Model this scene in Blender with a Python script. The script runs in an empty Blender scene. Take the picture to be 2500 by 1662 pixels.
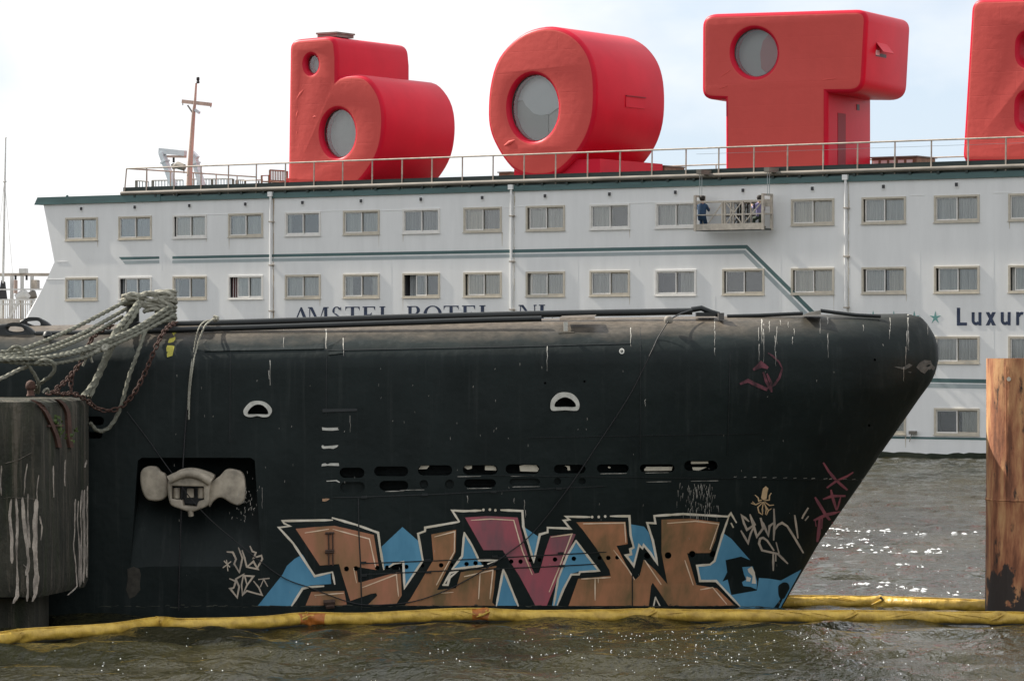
import bpy, bmesh, math, random
import numpy as np
from mathutils import Vector, Matrix
from mathutils.geometry import delaunay_2d_cdt
random.seed(7)
R = math.radians
SC = bpy.context.scene
COL = SC.collection

# ------------------------------------------------------------------ camera, sky, sun, exposure
F = 8400.0            # focal length in photograph pixels
CZ = 4.3              # eye height above the water
cam = bpy.data.cameras.new('camera'); camo = bpy.data.objects.new('camera', cam); COL.objects.link(camo)
cam.sensor_width = 36; cam.lens = F / 2500 * 36; cam.clip_start = 1; cam.clip_end = 20000
camo.location = (0, 0, CZ); camo.rotation_euler = (R(90), 0, 0)
SC.camera = camo

SUN_AZ = R(59.6)      # from straight ahead towards the left
SUN_EL = R(42.0)
sdir = Vector((-math.sin(SUN_AZ) * math.cos(SUN_EL), math.cos(SUN_AZ) * math.cos(SUN_EL), math.sin(SUN_EL)))
w = bpy.data.worlds.new('World'); SC.world = w; w.use_nodes = True
nt = w.node_tree; N = nt.nodes; L = nt.links
N.clear()
out = N.new('ShaderNodeOutputWorld'); bg = N.new('ShaderNodeBackground')
sky = N.new('ShaderNodeTexSky'); sky.sky_type = 'NISHITA'; sky.sun_disc = False
sky.sun_elevation = SUN_EL; sky.sun_rotation = -SUN_AZ; sky.air_density = 1.0; sky.dust_density = 0.15; sky.ozone_density = 2.5
tc = N.new('ShaderNodeTexCoord'); mp = N.new('ShaderNodeMapping')
mp.inputs['Scale'].default_value = (1.0, 1.0, 2.0); mp.inputs['Location'].default_value = (8.21, 8.06, -8.10)
nz = N.new('ShaderNodeTexNoise'); nz.inputs['Scale'].default_value = 5.2; nz.inputs['Detail'].default_value = 7; nz.inputs['Roughness'].default_value = 0.52
cr = N.new('ShaderNodeValToRGB'); cr.color_ramp.elements[0].position = 0.34; cr.color_ramp.elements[1].position = 0.53; cr.color_ramp.elements[0].color = (.1, .1, .1, 1)
mix = N.new('ShaderNodeMix'); mix.data_type = 'RGBA'
nz2 = N.new('ShaderNodeTexNoise'); nz2.inputs['Scale'].default_value = 14; nz2.inputs['Detail'].default_value = 5
cr2 = N.new('ShaderNodeValToRGB')
cr2.color_ramp.elements[0].position = 0.33; cr2.color_ramp.elements[0].color = (6.1, 6.15, 6.4, 1)
cr2.color_ramp.elements[1].position = 0.5; cr2.color_ramp.elements[1].color = (6.9, 6.9, 6.9, 1)
L.new(tc.outputs['Generated'], mp.inputs['Vector']); L.new(mp.outputs['Vector'], nz.inputs['Vector'])
L.new(mp.outputs['Vector'], nz2.inputs['Vector']); L.new(nz2.outputs['Fac'], cr2.inputs['Fac'])
L.new(nz.outputs['Fac'], cr.inputs['Fac']); L.new(cr.outputs['Color'], mix.inputs['Factor'])
clr = N.new('ShaderNodeMix'); clr.data_type = 'RGBA'; clr.inputs['Factor'].default_value = 0.8; clr.inputs['B'].default_value = (4.1, 4.8, 5.8, 1)   # thin high haze over the blue
L.new(sky.outputs['Color'], clr.inputs['A']); L.new(clr.outputs['Result'], mix.inputs['A']); L.new(cr2.outputs['Color'], mix.inputs['B'])
L.new(mix.outputs['Result'], bg.inputs['Color']); bg.inputs['Strength'].default_value = 0.1
L.new(bg.outputs['Background'], out.inputs['Surface'])

sl = bpy.data.lights.new('sun', 'SUN'); sl.energy = 5.0; sl.angle = R(0.53); sl.color = (1.0, 0.93, 0.82)
so = bpy.data.objects.new('sun', sl); COL.objects.link(so); so.location = (-60, 40, 80)
so.rotation_euler = (-sdir).to_track_quat('-Z', 'Y').to_euler()
SC.view_settings.view_transform = 'Standard'; SC.view_settings.look = 'None'
SC.view_settings.exposure = 0.68; SC.view_settings.gamma = 1.0; SC.view_settings.use_curve_mapping = False

# ------------------------------------------------------------------ material helpers
MATS = {}
def s2l(c):
    return tuple(((v / 255) / 12.92 if v / 255 <= 0.04045 else ((v / 255 + 0.055) / 1.055) ** 2.4) for v in c)
def mat(name, col, rough=0.6, metal=0.0, var=0.0, scale=3.0, stretch=(1, 1, 1), col2=None, bump=0.0, bscale=30.0, spec=0.5,
        coords='Object', lo=0.35, hi=0.65, detail=6, bstretch=(1, 1, 1)):
    if name in MATS: return MATS[name]
    m = bpy.data.materials.new(name); m.use_nodes = True; MATS[name] = m
    t = m.node_tree; b = t.nodes['Principled BSDF']
    b.inputs['Roughness'].default_value = rough; b.inputs['Metallic'].default_value = metal
    b.inputs['Specular IOR Level'].default_value = spec
    b.inputs['Base Color'].default_value = (*col, 1)
    g = t.nodes.new('ShaderNodeTexCoord')
    if var or col2:
        mpp = t.nodes.new('ShaderNodeMapping'); mpp.inputs['Scale'].default_value = stretch
        n = t.nodes.new('ShaderNodeTexNoise'); n.inputs['Scale'].default_value = scale; n.inputs['Detail'].default_value = detail
        n.inputs['Roughness'].default_value = 0.6
        r = t.nodes.new('ShaderNodeValToRGB'); r.color_ramp.elements[0].position = lo; r.color_ramp.elements[1].position = hi
        c2 = col2 if col2 else tuple(v * (1 - var) for v in col)
        r.color_ramp.elements[0].color = (*c2, 1); r.color_ramp.elements[1].color = (*col, 1)
        t.links.new(g.outputs[coords], mpp.inputs['Vector']); t.links.new(mpp.outputs['Vector'], n.inputs['Vector'])
        t.links.new(n.outputs['Fac'], r.inputs['Fac']); t.links.new(r.outputs['Color'], b.inputs['Base Color'])
    if bump:
        m3 = t.nodes.new('ShaderNodeMapping'); m3.inputs['Scale'].default_value = bstretch
        n2 = t.nodes.new('ShaderNodeTexNoise'); n2.inputs['Scale'].default_value = bscale; n2.inputs['Detail'].default_value = 4
        bp = t.nodes.new('ShaderNodeBump'); bp.inputs['Strength'].default_value = bump; bp.inputs['Distance'].default_value = 0.05
        t.links.new(g.outputs[coords], m3.inputs['Vector']); t.links.new(m3.outputs['Vector'], n2.inputs['Vector'])
        t.links.new(n2.outputs['Fac'], bp.inputs['Height']); t.links.new(bp.outputs['Normal'], b.inputs['Normal'])
    return m

# ------------------------------------------------------------------ object helpers
def tag(o, label=None, cat=None, group=None, kind=None):
    if label: o['label'] = label
    if cat: o['category'] = cat
    if group: o['group'] = group
    if kind: o['kind'] = kind
    return o
class Frame:
    """a thing's Empty plus the coordinate frame its parts are written in"""
    pass
def thing(name, label, cat, base=(0, 0, 0), group=None, frame=None, rotz=0.0):
    """base is in world coordinates, or in the hotel's own frame when frame='hotel'"""
    o = bpy.data.objects.new(name, None); COL.objects.link(o); o.empty_display_size = 0.3
    if frame == 'hotel':
        o.location = HW(base); o.rotation_euler = (0, 0, HROT + rotz)
    else:
        o.location = base; o.rotation_euler = (0, 0, rotz)
    o['base'] = tuple(base)
    tag(o, label, cat, group)
    return o
def part(name, me, m, parent=None, label=None, smooth=None, kind=None, root=None):
    """me is written in the same frame as the thing's base"""
    if parent is not None:
        r = parent
        while r.parent: r = r.parent
        if not me.get('placed'):
            me.transform(Matrix.Translation(-Vector(r['base']))); me['placed'] = 1
    o = bpy.data.objects.new(name, me); COL.objects.link(o)
    if parent is not None: o.parent = parent
    ms = m if isinstance(m, (list, tuple)) else [m]
    if len(me.materials) == 0:
        for q in ms: me.materials.append(q)
    if smooth is not None:
        me.polygons.foreach_set('use_smooth', [True] * len(me.polygons))
        me.set_sharp_from_angle(angle=R(smooth))
    if label: o['label'] = label
    if kind: o['kind'] = kind
    return o
def solo(name, me, m, label, cat, base=None, group=None, smooth=None, kind=None):
    """a thing that is one mesh written in world coordinates"""
    if base is not None: me.transform(Matrix.Translation(-Vector(base)))
    o = bpy.data.objects.new(name, me); COL.objects.link(o)
    if base is not None: o.location = base
    ms = m if isinstance(m, (list, tuple)) else [m]
    for q in ms: me.materials.append(q)
    if smooth is not None:
        me.polygons.foreach_set('use_smooth', [True] * len(me.polygons)); me.set_sharp_from_angle(angle=R(smooth))
    return tag(o, label, cat, group, kind)
def mesh(v, f, name='m', mi=None):
    me = bpy.data.meshes.new(name); me.from_pydata([tuple(p) for p in v], [], f); me.update()
    if mi: me.polygons.foreach_set('material_index', mi)
    return me
class MB:
    """collects boxes, bars and tubes into one mesh"""
    def __init__(s): s.v = []; s.f = []
    def add(s, v, f):
        n = len(s.v); s.v += [Vector(p) for p in v]; s.f += [[i + n for i in q] for q in f]; return s
    def box(s, a, b):
        x0, y0, z0 = a; x1, y1, z1 = b
        v = [(x0, y0, z0), (x1, y0, z0), (x1, y1, z0), (x0, y1, z0), (x0, y0, z1), (x1, y0, z1), (x1, y1, z1), (x0, y1, z1)]
        return s.add(v, [(0, 3, 2, 1), (4, 5, 6, 7), (0, 1, 5, 4), (1, 2, 6, 5), (2, 3, 7, 6), (3, 0, 4, 7)])
    def bar(s, a, b, wd, hg=None):
        """square bar from a to b"""
        a = Vector(a); b = Vector(b); hg = hg or wd; d = (b - a).normalized()
        up = Vector((0, 0, 1)) if abs(d.z) < 0.9 else Vector((0, 1, 0))
        x = d.cross(up).normalized() * wd / 2; y = x.cross(d).normalized() * hg / 2
        v = [a - x - y, a + x - y, a + x + y, a - x + y, b - x - y, b + x - y, b + x + y, b - x + y]
        return s.add(v, [(0, 3, 2, 1), (4, 5, 6, 7), (0, 1, 5, 4), (1, 2, 6, 5), (2, 3, 7, 6), (3, 0, 4, 7)])
    def tube(s, pts, r, n=8, twist=0.0, lob=0.0, nl=3, caps=True):
        pts = [Vector(p) for p in pts]; k = len(pts); rr = r if hasattr(r, '__len__') else [r] * k
        t = [(pts[min(i + 1, k - 1)] - pts[max(i - 1, 0)]).normalized() for i in range(k)]
        ref = Vector((0, 0, 1)) if abs(t[0].z) < 0.9 else Vector((1, 0, 0))
        u = t[0].cross(ref).normalized(); v = []; f = []; dist = 0
        for i in range(k):
            if i: dist += (pts[i] - pts[i - 1]).length
            u = (u - t[i] * u.dot(t[i])).normalized(); q = t[i].cross(u)
            for j in range(n):
                a = 2 * math.pi * j / n; rad = rr[i] * (1 + lob * math.cos(nl * (a - twist * dist)))
                v.append(pts[i] + (u * math.cos(a) + q * math.sin(a)) * rad)
        for i in range(k - 1):
            for j in range(n):
                a = i * n + j; b = i * n + (j + 1) % n
                f.append((a, b, b + n, a + n))
        if caps: f.append(tuple(reversed(range(n)))); f.append(tuple((k - 1) * n + j for j in range(n)))
        return s.add(v, f)
    def lathe(s, prof, c=(0, 0, 0), n=16, axis='z'):
        v = []; f = []
        for (r, z) in prof:
            for j in range(n):
                a = 2 * math.pi * j / n; p = (r * math.cos(a), r * math.sin(a), z)
                if axis == 'y': p = (p[0], p[2], p[1])
                v.append(Vector(c) + Vector(p))
        for i in range(len(prof) - 1):
            for j in range(n):
                a = i * n + j; b = i * n + (j + 1) % n; f.append((a, b, b + n, a + n))
        f.append(tuple(reversed(range(n)))); f.append(tuple((len(prof) - 1) * n + j for j in range(n)))
        return s.add(v, f)
    def mesh(s, name='m'): return mesh(s.v, s.f, name)
def cr_spline(p, step):
    """Catmull-Rom through the points, resampled about every `step`"""
    p = [Vector(q) for q in p]
    if len(p) < 3:
        n = max(2, int((p[1] - p[0]).length / step)); return [p[0].lerp(p[1], i / n) for i in range(n + 1)]
    o = []
    for i in range(len(p) - 1):
        a = p[i - 1] if i else p[0] * 2 - p[1]; b = p[i]; c = p[i + 1]; d = p[i + 2] if i + 2 < len(p) else p[-1] * 2 - p[-2]
        n = max(1, int((c - b).length / step))
        for k in range(n):
            t = k / n
            o.append(0.5 * ((2 * b) + (c - a) * t + (2 * a - 5 * b + 4 * c - d) * t * t + (3 * b - a - 3 * c + d) * t ** 3))
    o.append(p[-1]); return o
def closed_spline(p, k=5):
    p = [Vector(q) for q in p]; n = len(p); o = []
    for i in range(n):
        a, b, c, d = p[i - 1], p[i], p[(i + 1) % n], p[(i + 2) % n]
        for j in range(k):
            t = j / k
            o.append(0.5 * ((2 * b) + (c - a) * t + (2 * a - 5 * b + 4 * c - d) * t * t + (3 * b - a - 3 * c + d) * t ** 3))
    return o
def rounded(p, rad, k=6):
    """polygon with its corners rounded; rad is one number or one per corner"""
    p = [Vector(q) for q in p]; n = len(p); o = []
    for i in range(n):
        r = rad[i] if hasattr(rad, '__len__') else rad
        a, b, c = p[i - 1], p[i], p[(i + 1) % n]
        if r <= 0: o.append(b); continue
        d1 = (a - b).normalized(); d2 = (c - b).normalized()
        r1 = min(r, (a - b).length * 0.49, (c - b).length * 0.49)
        s = b + d1 * r1; e = b + d2 * r1
        for j in range(k + 1):
            t = j / k; o.append(s * (1 - t) ** 2 + b * 2 * t * (1 - t) + e * t * t)
    return o
def slab(loops, depth, bevel=0.0, res=3):
    """a filled outline (first loop) with holes, thickness `depth`, rounded edges. Returns a mesh with x, y in the plane and z = -depth..0"""
    cu = bpy.data.curves.new('c', 'CURVE'); cu.dimensions = '2D'; cu.fill_mode = 'BOTH'
    cu.extrude = max(0.0, depth / 2 - bevel); cu.bevel_depth = bevel; cu.bevel_resolution = res; cu.offset = -bevel
    for lp in loops:
        s = cu.splines.new('POLY'); s.points.add(len(lp) - 1); s.use_cyclic_u = True
        for q, p in zip(s.points, lp): q.co = (p[0], p[1], 0, 1)
    o = bpy.data.objects.new('c', cu); COL.objects.link(o)
    dg = bpy.context.evaluated_depsgraph_get()
    me = bpy.data.meshes.new_from_object(o.evaluated_get(dg), depsgraph=dg)
    bpy.data.objects.remove(o); bpy.data.curves.remove(cu)
    bm = bmesh.new(); bm.from_mesh(me); bmesh.ops.remove_doubles(bm, verts=bm.verts, dist=1e-4)
    bmesh.ops.recalc_face_normals(bm, faces=bm.faces); bm.to_mesh(me); bm.free()
    me.materials.clear()
    me.transform(Matrix.Translation((0, 0, -depth / 2)))
    return me
def upright(me, y=0.0):
    """plane coordinates (x, height, out) -> (x, depth = y - out, height)"""
    for v in me.vertices: x, h, o = v.co; v.co = (x, y - o, h)
    me.flip_normals() if False else None
    return me
def evaluated(o):
    dg = bpy.context.evaluated_depsgraph_get()
    return bpy.data.meshes.new_from_object(o.evaluated_get(dg), depsgraph=dg)
def P(px, py, Y): return Vector(((px - 1250) / F * Y, Y, CZ - (py - 831) / F * Y))
def zoomer(ox, oy, s): return lambda x, y: (ox + x * s, oy + y * s)

# ------------------------------------------------------------------ water
M_water = bpy.data.materials.new('river_water'); M_water.use_nodes = True
def water_mat(m):
    t = m.node_tree; b = t.nodes['Principled BSDF']
    b.inputs['Base Color'].default_value = (0.04, 0.034, 0.02, 1); b.inputs['Roughness'].default_value = 0.06
    b.inputs['IOR'].default_value = 1.33; b.inputs['Specular IOR Level'].default_value = 0.36
    g = t.nodes.new('ShaderNodeTexCoord')
    def noise(scale, st, det=3):
        mp = t.nodes.new('ShaderNodeMapping'); mp.inputs['Scale'].default_value = st
        n = t.nodes.new('ShaderNodeTexNoise'); n.inputs['Scale'].default_value = scale; n.inputs['Detail'].default_value = det
        t.links.new(g.outputs['Object'], mp.inputs['Vector']); t.links.new(mp.outputs['Vector'], n.inputs['Vector']); return n
    n1 = noise(2.6, (1, 0.6, 1), 6); n2 = noise(15, (1, 0.6, 1), 6)
    b1 = t.nodes.new('ShaderNodeBump'); b1.inputs['Strength'].default_value = 0.9; b1.inputs['Distance'].default_value = 0.09
    b2 = t.nodes.new('ShaderNodeBump'); b2.inputs['Strength'].default_value = 1.0; b2.inputs['Distance'].default_value = 0.028
    t.links.new(n1.outputs['Fac'], b1.inputs['Height']); t.links.new(n2.outputs['Fac'], b2.inputs['Height'])
    n4 = noise(6.5, (1, 0.5, 1), 4); b4 = t.nodes.new('ShaderNodeBump'); b4.inputs['Strength'].default_value = 1.0; b4.inputs['Distance'].default_value = 0.075
    t.links.new(n4.outputs['Fac'], b4.inputs['Height']); t.links.new(b1.outputs['Normal'], b4.inputs['Normal'])
    t.links.new(b4.outputs['Normal'], b2.inputs['Normal']); t.links.new(b2.outputs['Normal'], b.inputs['Normal'])
    # silt carried in patches
    n3 = noise(0.35, (1, 0.5, 1), 4)
    r = t.nodes.new('ShaderNodeValToRGB'); r.color_ramp.elements[0].color = (0.015, 0.0155, 0.0065, 1); r.color_ramp.elements[1].color = (0.037, 0.033, 0.0145, 1)
    r.color_ramp.elements[0].position = 0.35; r.color_ramp.elements[1].position = 0.65
    t.links.new(n3.outputs['Fac'], r.inputs['Fac']); t.links.new(r.outputs['Color'], b.inputs['Base Color'])
water_mat(M_water)
def axis(fine, coarse_lo, coarse_hi):
    return np.array(sorted(set([round(v, 4) for v in coarse_lo + fine + coarse_hi])))
wx = axis(list(np.arange(-14, 24, 0.14)), [-6000, -2500, -900, -300, -120, -60, -35, -22, -17], [27, 33, 45, 70, 120, 300, 900, 2500, 6000])
wy = axis(list(np.arange(38, 64, 0.12)) + list(np.arange(64, 136, 0.26)), [-800, -200, -40, 0, 15, 25, 31, 35], [140, 150, 170, 210, 300, 600, 1500, 4000, 12000])
GX, GY = np.meshgrid(wx, wy)
fade = np.clip((GX + 18) / 4, 0, 1) * np.clip((28 - GX) / 4, 0, 1) * np.clip((GY - 34) / 4, 0, 1) * np.clip((140 - GY) / 6, 0, 1)
rng = np.random.RandomState(4); H = np.zeros_like(GX)
for i in range(46):
    wl = 0.45 * (1.075 ** i) if i < 30 else rng.uniform(0.5, 2.2)
    a = rng.normal(0.45, 0.75); k = 2 * math.pi / wl; ph = rng.uniform(0, 6.28)
    q = np.sin(k * (GX * math.sin(a) + GY * math.cos(a)) + ph)
    H += (0.0062 * wl ** 0.7) * (np.where(q > 0, np.abs(q) ** 1.4, q))
H = H * fade - 0.02
nv = [(x, y, z) for x, y, z in zip(GX.ravel(), GY.ravel(), H.ravel())]
nx = len(wx); ny = len(wy)
idx = np.arange(nx * ny).reshape(ny, nx)
fc = np.stack([idx[:-1, :-1], idx[:-1, 1:], idx[1:, 1:], idx[1:, :-1]], -1).reshape(-1, 4)
me = mesh(nv, fc.tolist(), 'water'); me.polygons.foreach_set('use_smooth', [True] * len(me.polygons))
tag(solo('water', me, M_water, None, None), kind='structure')
# ------------------------------------------------------------------ the hotel ship, in its own frame: x along the hull to the right, y inwards, z up
HD = Vector((0.8351, -0.5502)); HC = 113.8; HROT = math.atan2(-0.5502, 0.8351); HY0 = HC / 0.8351
def HW(p):
    x, y, z = p
    return Vector((x * 0.8351 + y * 0.5502, HY0 - x * 0.5502 + y * 0.8351, z))
def HL(px, py, yin=0.0):
    """photograph pixel -> hotel frame, on the plane yin metres behind the wall"""
    u = (px - 1250) / F; Y = (HC + yin) / (0.8351 + 0.5502 * u); X = u * Y
    return Vector((X * 0.8351 - (Y - HY0) * 0.5502, yin, CZ - (py - 831) / F * Y))
def hs(px): return HL(px, 831).x
M_white = mat('white_ship_paint', (0.795, 0.80, 0.795), 0.45, var=0.10, scale=1.2, stretch=(1.5, 1.5, 0.25), lo=0.3, hi=0.7, bump=0.06, bscale=0.9)
M_wclean = mat('clean_white_paint', (0.80, 0.80, 0.79), 0.4)
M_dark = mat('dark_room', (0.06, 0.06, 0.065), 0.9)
M_maroon = mat('maroon_cloth', (0.08, 0.012, 0.02), 0.9)
M_teal = mat('teal_paint', (0.075, 0.15, 0.15), 0.5, var=0.3, scale=1.5, stretch=(0.3, 1, 2))
M_greyst = mat('grey_stripe_paint', (0.34, 0.39, 0.40), 0.5, var=0.1, scale=2)
M_navy = mat('navy_letter_paint', (0.018, 0.035, 0.085), 0.5, var=0.4, scale=4)
M_beige = mat('beige_window_frame', (0.56, 0.51, 0.42), 0.5, var=0.15, scale=5)
M_wframe = mat('white_window_frame', (0.76, 0.74, 0.70), 0.45, var=0.1, scale=5)
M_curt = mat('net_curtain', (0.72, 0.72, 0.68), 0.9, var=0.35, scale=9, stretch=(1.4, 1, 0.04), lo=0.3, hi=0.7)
M_curtd = mat('dark_net_curtain', (0.36, 0.38, 0.39), 0.9, var=0.5, scale=9, stretch=(1.4, 1, .04))  # darker curtain tone, mixed in for variety between windows
M_curtw = mat('cream_curtain', (0.78, 0.73, 0.62), 0.9, var=0.3, scale=9, stretch=(1.4, 1, 0.04))
M_rail = mat('beige_rail_paint', (0.50, 0.44, 0.37), 0.55, var=0.4, scale=3)
M_toe = mat('dark_green_toe_plate', (0.012, 0.025, 0.022), 0.5)
M_pipe = mat('weathered_grey_pipe', (0.26, 0.235, 0.20), 0.7, var=0.45, scale=1.5, stretch=(0.6, 1, 3))
M_rust = mat('rust_stain', (0.36, 0.22, 0.10), 0.8, var=0.3, scale=6)
M_algae = mat('dark_algae', (0.018, 0.026, 0.012), 0.9, var=0.5, scale=8)
M_black = mat('black_rubber', (0.012, 0.012, 0.013), 0.6)
M_glass = bpy.data.materials.new('window_glass'); M_glass.use_nodes = True
def glass_mat(m, fac, tint=(1, 1, 1)):
    t = m.node_tree; t.nodes.remove(t.nodes['Principled BSDF'])
    g = t.nodes.new('ShaderNodeBsdfGlossy'); g.inputs['Roughness'].default_value = 0.03; g.inputs['Color'].default_value = (0.9, 0.92, 0.94, 1)
    tr = t.nodes.new('ShaderNodeBsdfTransparent'); tr.inputs['Color'].default_value = (*tint, 1)
    fr = t.nodes.new('ShaderNodeFresnel'); fr.inputs['IOR'].default_value = 1.5
    ad = t.nodes.new('ShaderNodeMath'); ad.operation = 'ADD'; ad.inputs[1].default_value = fac
    mx = t.nodes.new('ShaderNodeMixShader'); o = t.nodes['Material Output']
    t.links.new(fr.outputs[0], ad.inputs[0]); t.links.new(ad.outputs[0], mx.inputs['Fac'])
    t.links.new(tr.outputs[0], mx.inputs[1]); t.links.new(g.outputs[0], mx.inputs[2]); t.links.new(mx.outputs[0], o.inputs['Surface'])
glass_mat(M_glass, 0.04, (0.92, 0.93, 0.92))

hotel = thing('hotel_ship', 'long white hotel ship with teal stripes moored behind the submarine', 'ship', (0, 0, 0), frame='hotel')
ZW = 10.22                                     # top of the white wall
pxc = [201.4, 331.8, 463, 600, 738.8, 882, 1027, 1178.7, 1330, 1487, 1648, 1815, 1985, 2159, 2339]
sc_ = [hs(p) for p in pxc]
B_ = np.polyfit(range(15), sc_, 1); WS = [float(B_[1] + B_[0] * i) for i in range(18)]   # evenly spaced window centres
WW = 0.60 * float(B_[0]); WH = 0.93; ZR = [9.11, 6.52, 3.96, 1.34]
def has(r, c): return r < 2 or c >= 11
pxl = lambda px, py, y=0.0: HL(px, py, y)
s_first = WS[0] - WW / 2; s_end = WS[17] + 2.6
v = []; f = []; mi = []
def quad(a, b, c, d, m=0):
    n = len(v); v.extend([a, b, c, d]); f.append((n, n + 1, n + 2, n + 3)); mi.append(m)
PD = 0.55
brk = [s_first]
for c in range(18): brk += [WS[c] + WW / 2, (WS[c + 1] - WW / 2) if c < 17 else s_end]
zb = [-0.8]
for r in (3, 2, 1, 0): zb += [ZR[r] - WH / 2, ZR[r] + WH / 2]
zb.append(ZW)
for i in range(len(brk) - 1):
    x0, x1 = brk[i], brk[i + 1]
    for k in range(len(zb) - 1):
        z0, z1 = zb[k], zb[k + 1]
        if i % 2 == 0 and k % 2 == 1 and has(3 - k // 2, i // 2):
            a, b = 0.0, PD
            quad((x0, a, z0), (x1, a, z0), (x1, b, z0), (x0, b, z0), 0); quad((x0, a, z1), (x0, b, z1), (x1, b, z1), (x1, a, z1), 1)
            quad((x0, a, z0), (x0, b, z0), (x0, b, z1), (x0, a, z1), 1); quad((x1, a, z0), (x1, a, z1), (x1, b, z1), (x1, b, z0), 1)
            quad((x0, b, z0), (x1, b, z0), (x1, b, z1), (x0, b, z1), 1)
        else: quad((x0, 0, z0), (x1, 0, z0), (x1, 0, z1), (x0, 0, z1), 0)
# raked left end: knuckle, then flare down to the waterline
prof = [pxl(106, 504), pxl(131, 629), pxl(133, 640), pxl(106, 700), pxl(64, 779), pxl(20, 870)]
prof[0].z = ZW
pl = [tuple(p) for p in prof] + [(prof[-1].x - 0.6, 0, -0.8)]
n0 = len(v); v.extend(pl + [(s_first, 0, -0.8), (s_first, 0, ZW)]); f.append(tuple(range(n0 + len(pl) + 1, n0 - 1, -1))); mi.append(0)
# facet turned towards the bow below the knuckle, then the end wall going back
o1 = [(p[0] - d, y, p[2]) for p, d, y in zip(pl, (0, 0.0, 0.10, 0.22, 0.38, 0.5, 0.6), (0.0, 0.0, 0.25, 0.30, 0.35, 0.4, 0.4))]
for i in range(len(pl) - 1): quad(pl[i], pl[i + 1], o1[i + 1], o1[i]); quad(o1[i], o1[i + 1], (o1[i + 1][0], 11, o1[i + 1][2]), (o1[i][0], 11, o1[i][2]))
xl = prof[0].x
quad((s_end, 0, -0.8), (s_end, 11, -0.8), (s_end, 11, ZW), (s_end, 0, ZW)); quad((xl, 11, -0.8), (xl, 11, ZW), (s_end, 11, ZW), (s_end, 11, -0.8))
quad((xl, 0, ZW), (s_end, 0, ZW), (s_end, 11, ZW), (xl, 11, ZW))
hull_me = mesh(v, f, 'hotel_wall', mi)
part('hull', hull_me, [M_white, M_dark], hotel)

# --- windows: frame, two panes, sash bars, curtains
def frame_box(mb, x0, x1, z0, z1, t, y0, y1):
    mb.box((x0, y0, z0), (x1, y1, z0 + t)); mb.box((x0, y0, z1 - t), (x1, y1, z1))
    mb.box((x0, y0, z0 + t), (x0 + t, y1, z1 - t)); mb.box((x1 - t, y0, z0 + t), (x1, y1, z1 - t))
def window_meshes(gap):
    hw, hh = WW / 2, WH / 2
    m = MB(); frame_box(m, -hw - .02, hw + .02, -hh - .03, hh + .03, 0.075, -0.035, 0.05)
    m.box((-hw - .05, -0.06, -hh - .06), (hw + .05, -0.036, -hh - .031))          # sill lip
    fr = m.mesh('window')
    g = gap * 2 * (hw - 0.055); x0 = -hw + 0.055; xm = 0.0; x1 = hw - 0.055; z0 = -hh + .045; z1 = hh - .045
    m = MB(); frame_box(m, x0 + g, xm + 0.02 + g * 0.4, z0, z1, 0.045, 0.012, 0.048); sl_ = m.mesh('sash')
    m = MB(); frame_box(m, xm - 0.02 + g * 0.2, x1, z0, z1, 0.045, 0.055, 0.09); sr_ = m.mesh('sash')
    pl_ = MB().box((x0 + g + .045, 0.027, z0 + .045), (xm + g * 0.4 - .025, 0.033, z1 - .045)).mesh('pane')
    pr_ = MB().box((xm + .025 + g * 0.2, 0.070, z0 + .045), (x1 - .045, 0.076, z1 - .045)).mesh('pane')
    return fr, sl_, sr_, pl_, pr_
def curtain_mesh(x0, x1, seed):
    rd = random.Random(seed); n = max(6, int((x1 - x0) / 0.035)); vv = []; ff = []
    for i in range(n + 1):
        x = x0 + (x1 - x0) * i / n; y = 0.17 + 0.028 * math.sin(i * 1.9 + seed) + rd.uniform(-.01, .01)
        lean = rd.uniform(-.008, .008)
        vv += [(x + lean, y, -WH / 2 + .03), (x, y, WH / 2 - .03)]
        if i: a = 2 * i; ff.append((a - 2, a, a + 1, a - 1))
    return mesh(vv, ff, 'curtain')
Z = WW / 2 - .06
CUR = {'c': [(-Z, Z)], 'd': [(-Z, -Z + .12)], 'l': [(-Z + .25, Z)], 'R': [(-Z, 0.02)], 'r': [(0.12, Z)], 's': [(-Z, -Z + .3), (Z - .38, Z)], 'n': [], 'm': [(-Z, -.05), (.16, Z)], 'w': [(-Z, Z)], 'x': [(-Z + .18, 0.0)]}
CFG = {(0, 0): 'lb0', (0, 1): 'cb0', (0, 2): 'cw.06', (0, 3): 'cb0', (0, 4): 'dw0', (0, 5): 'cb0', (0, 6): 'ww0', (0, 7): 'mb0', (0, 8): 'cb.05', (0, 9): 'Rw0', (0, 10): 'cw0', (0, 11): 'nb0',
       (0, 12): 'cb0', (0, 13): 'cb.04', (0, 14): 'cb0', (0, 15): 'cb0',
       (1, 0): 'lb0', (1, 1): 'cw.17', (1, 2): 'db0', (1, 3): 'cw.24', (1, 4): 'cb0', (1, 5): 'sb0', (1, 6): 'xb.34', (1, 7): 'cb.09', (1, 8): 'cb.10', (1, 9): 'cb0', (1, 10): 'rw0', (1, 11): 'nb.04',
       (1, 12): 'cb.04', (1, 13): 'mb.05', (1, 14): 'cb.06', (1, 15): 'cb.1', (2, 14): 'cb0', (3, 14): 'rb0', (2, 15): 'mb0', (3, 13): 'cb0'}
WM = {}
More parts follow.
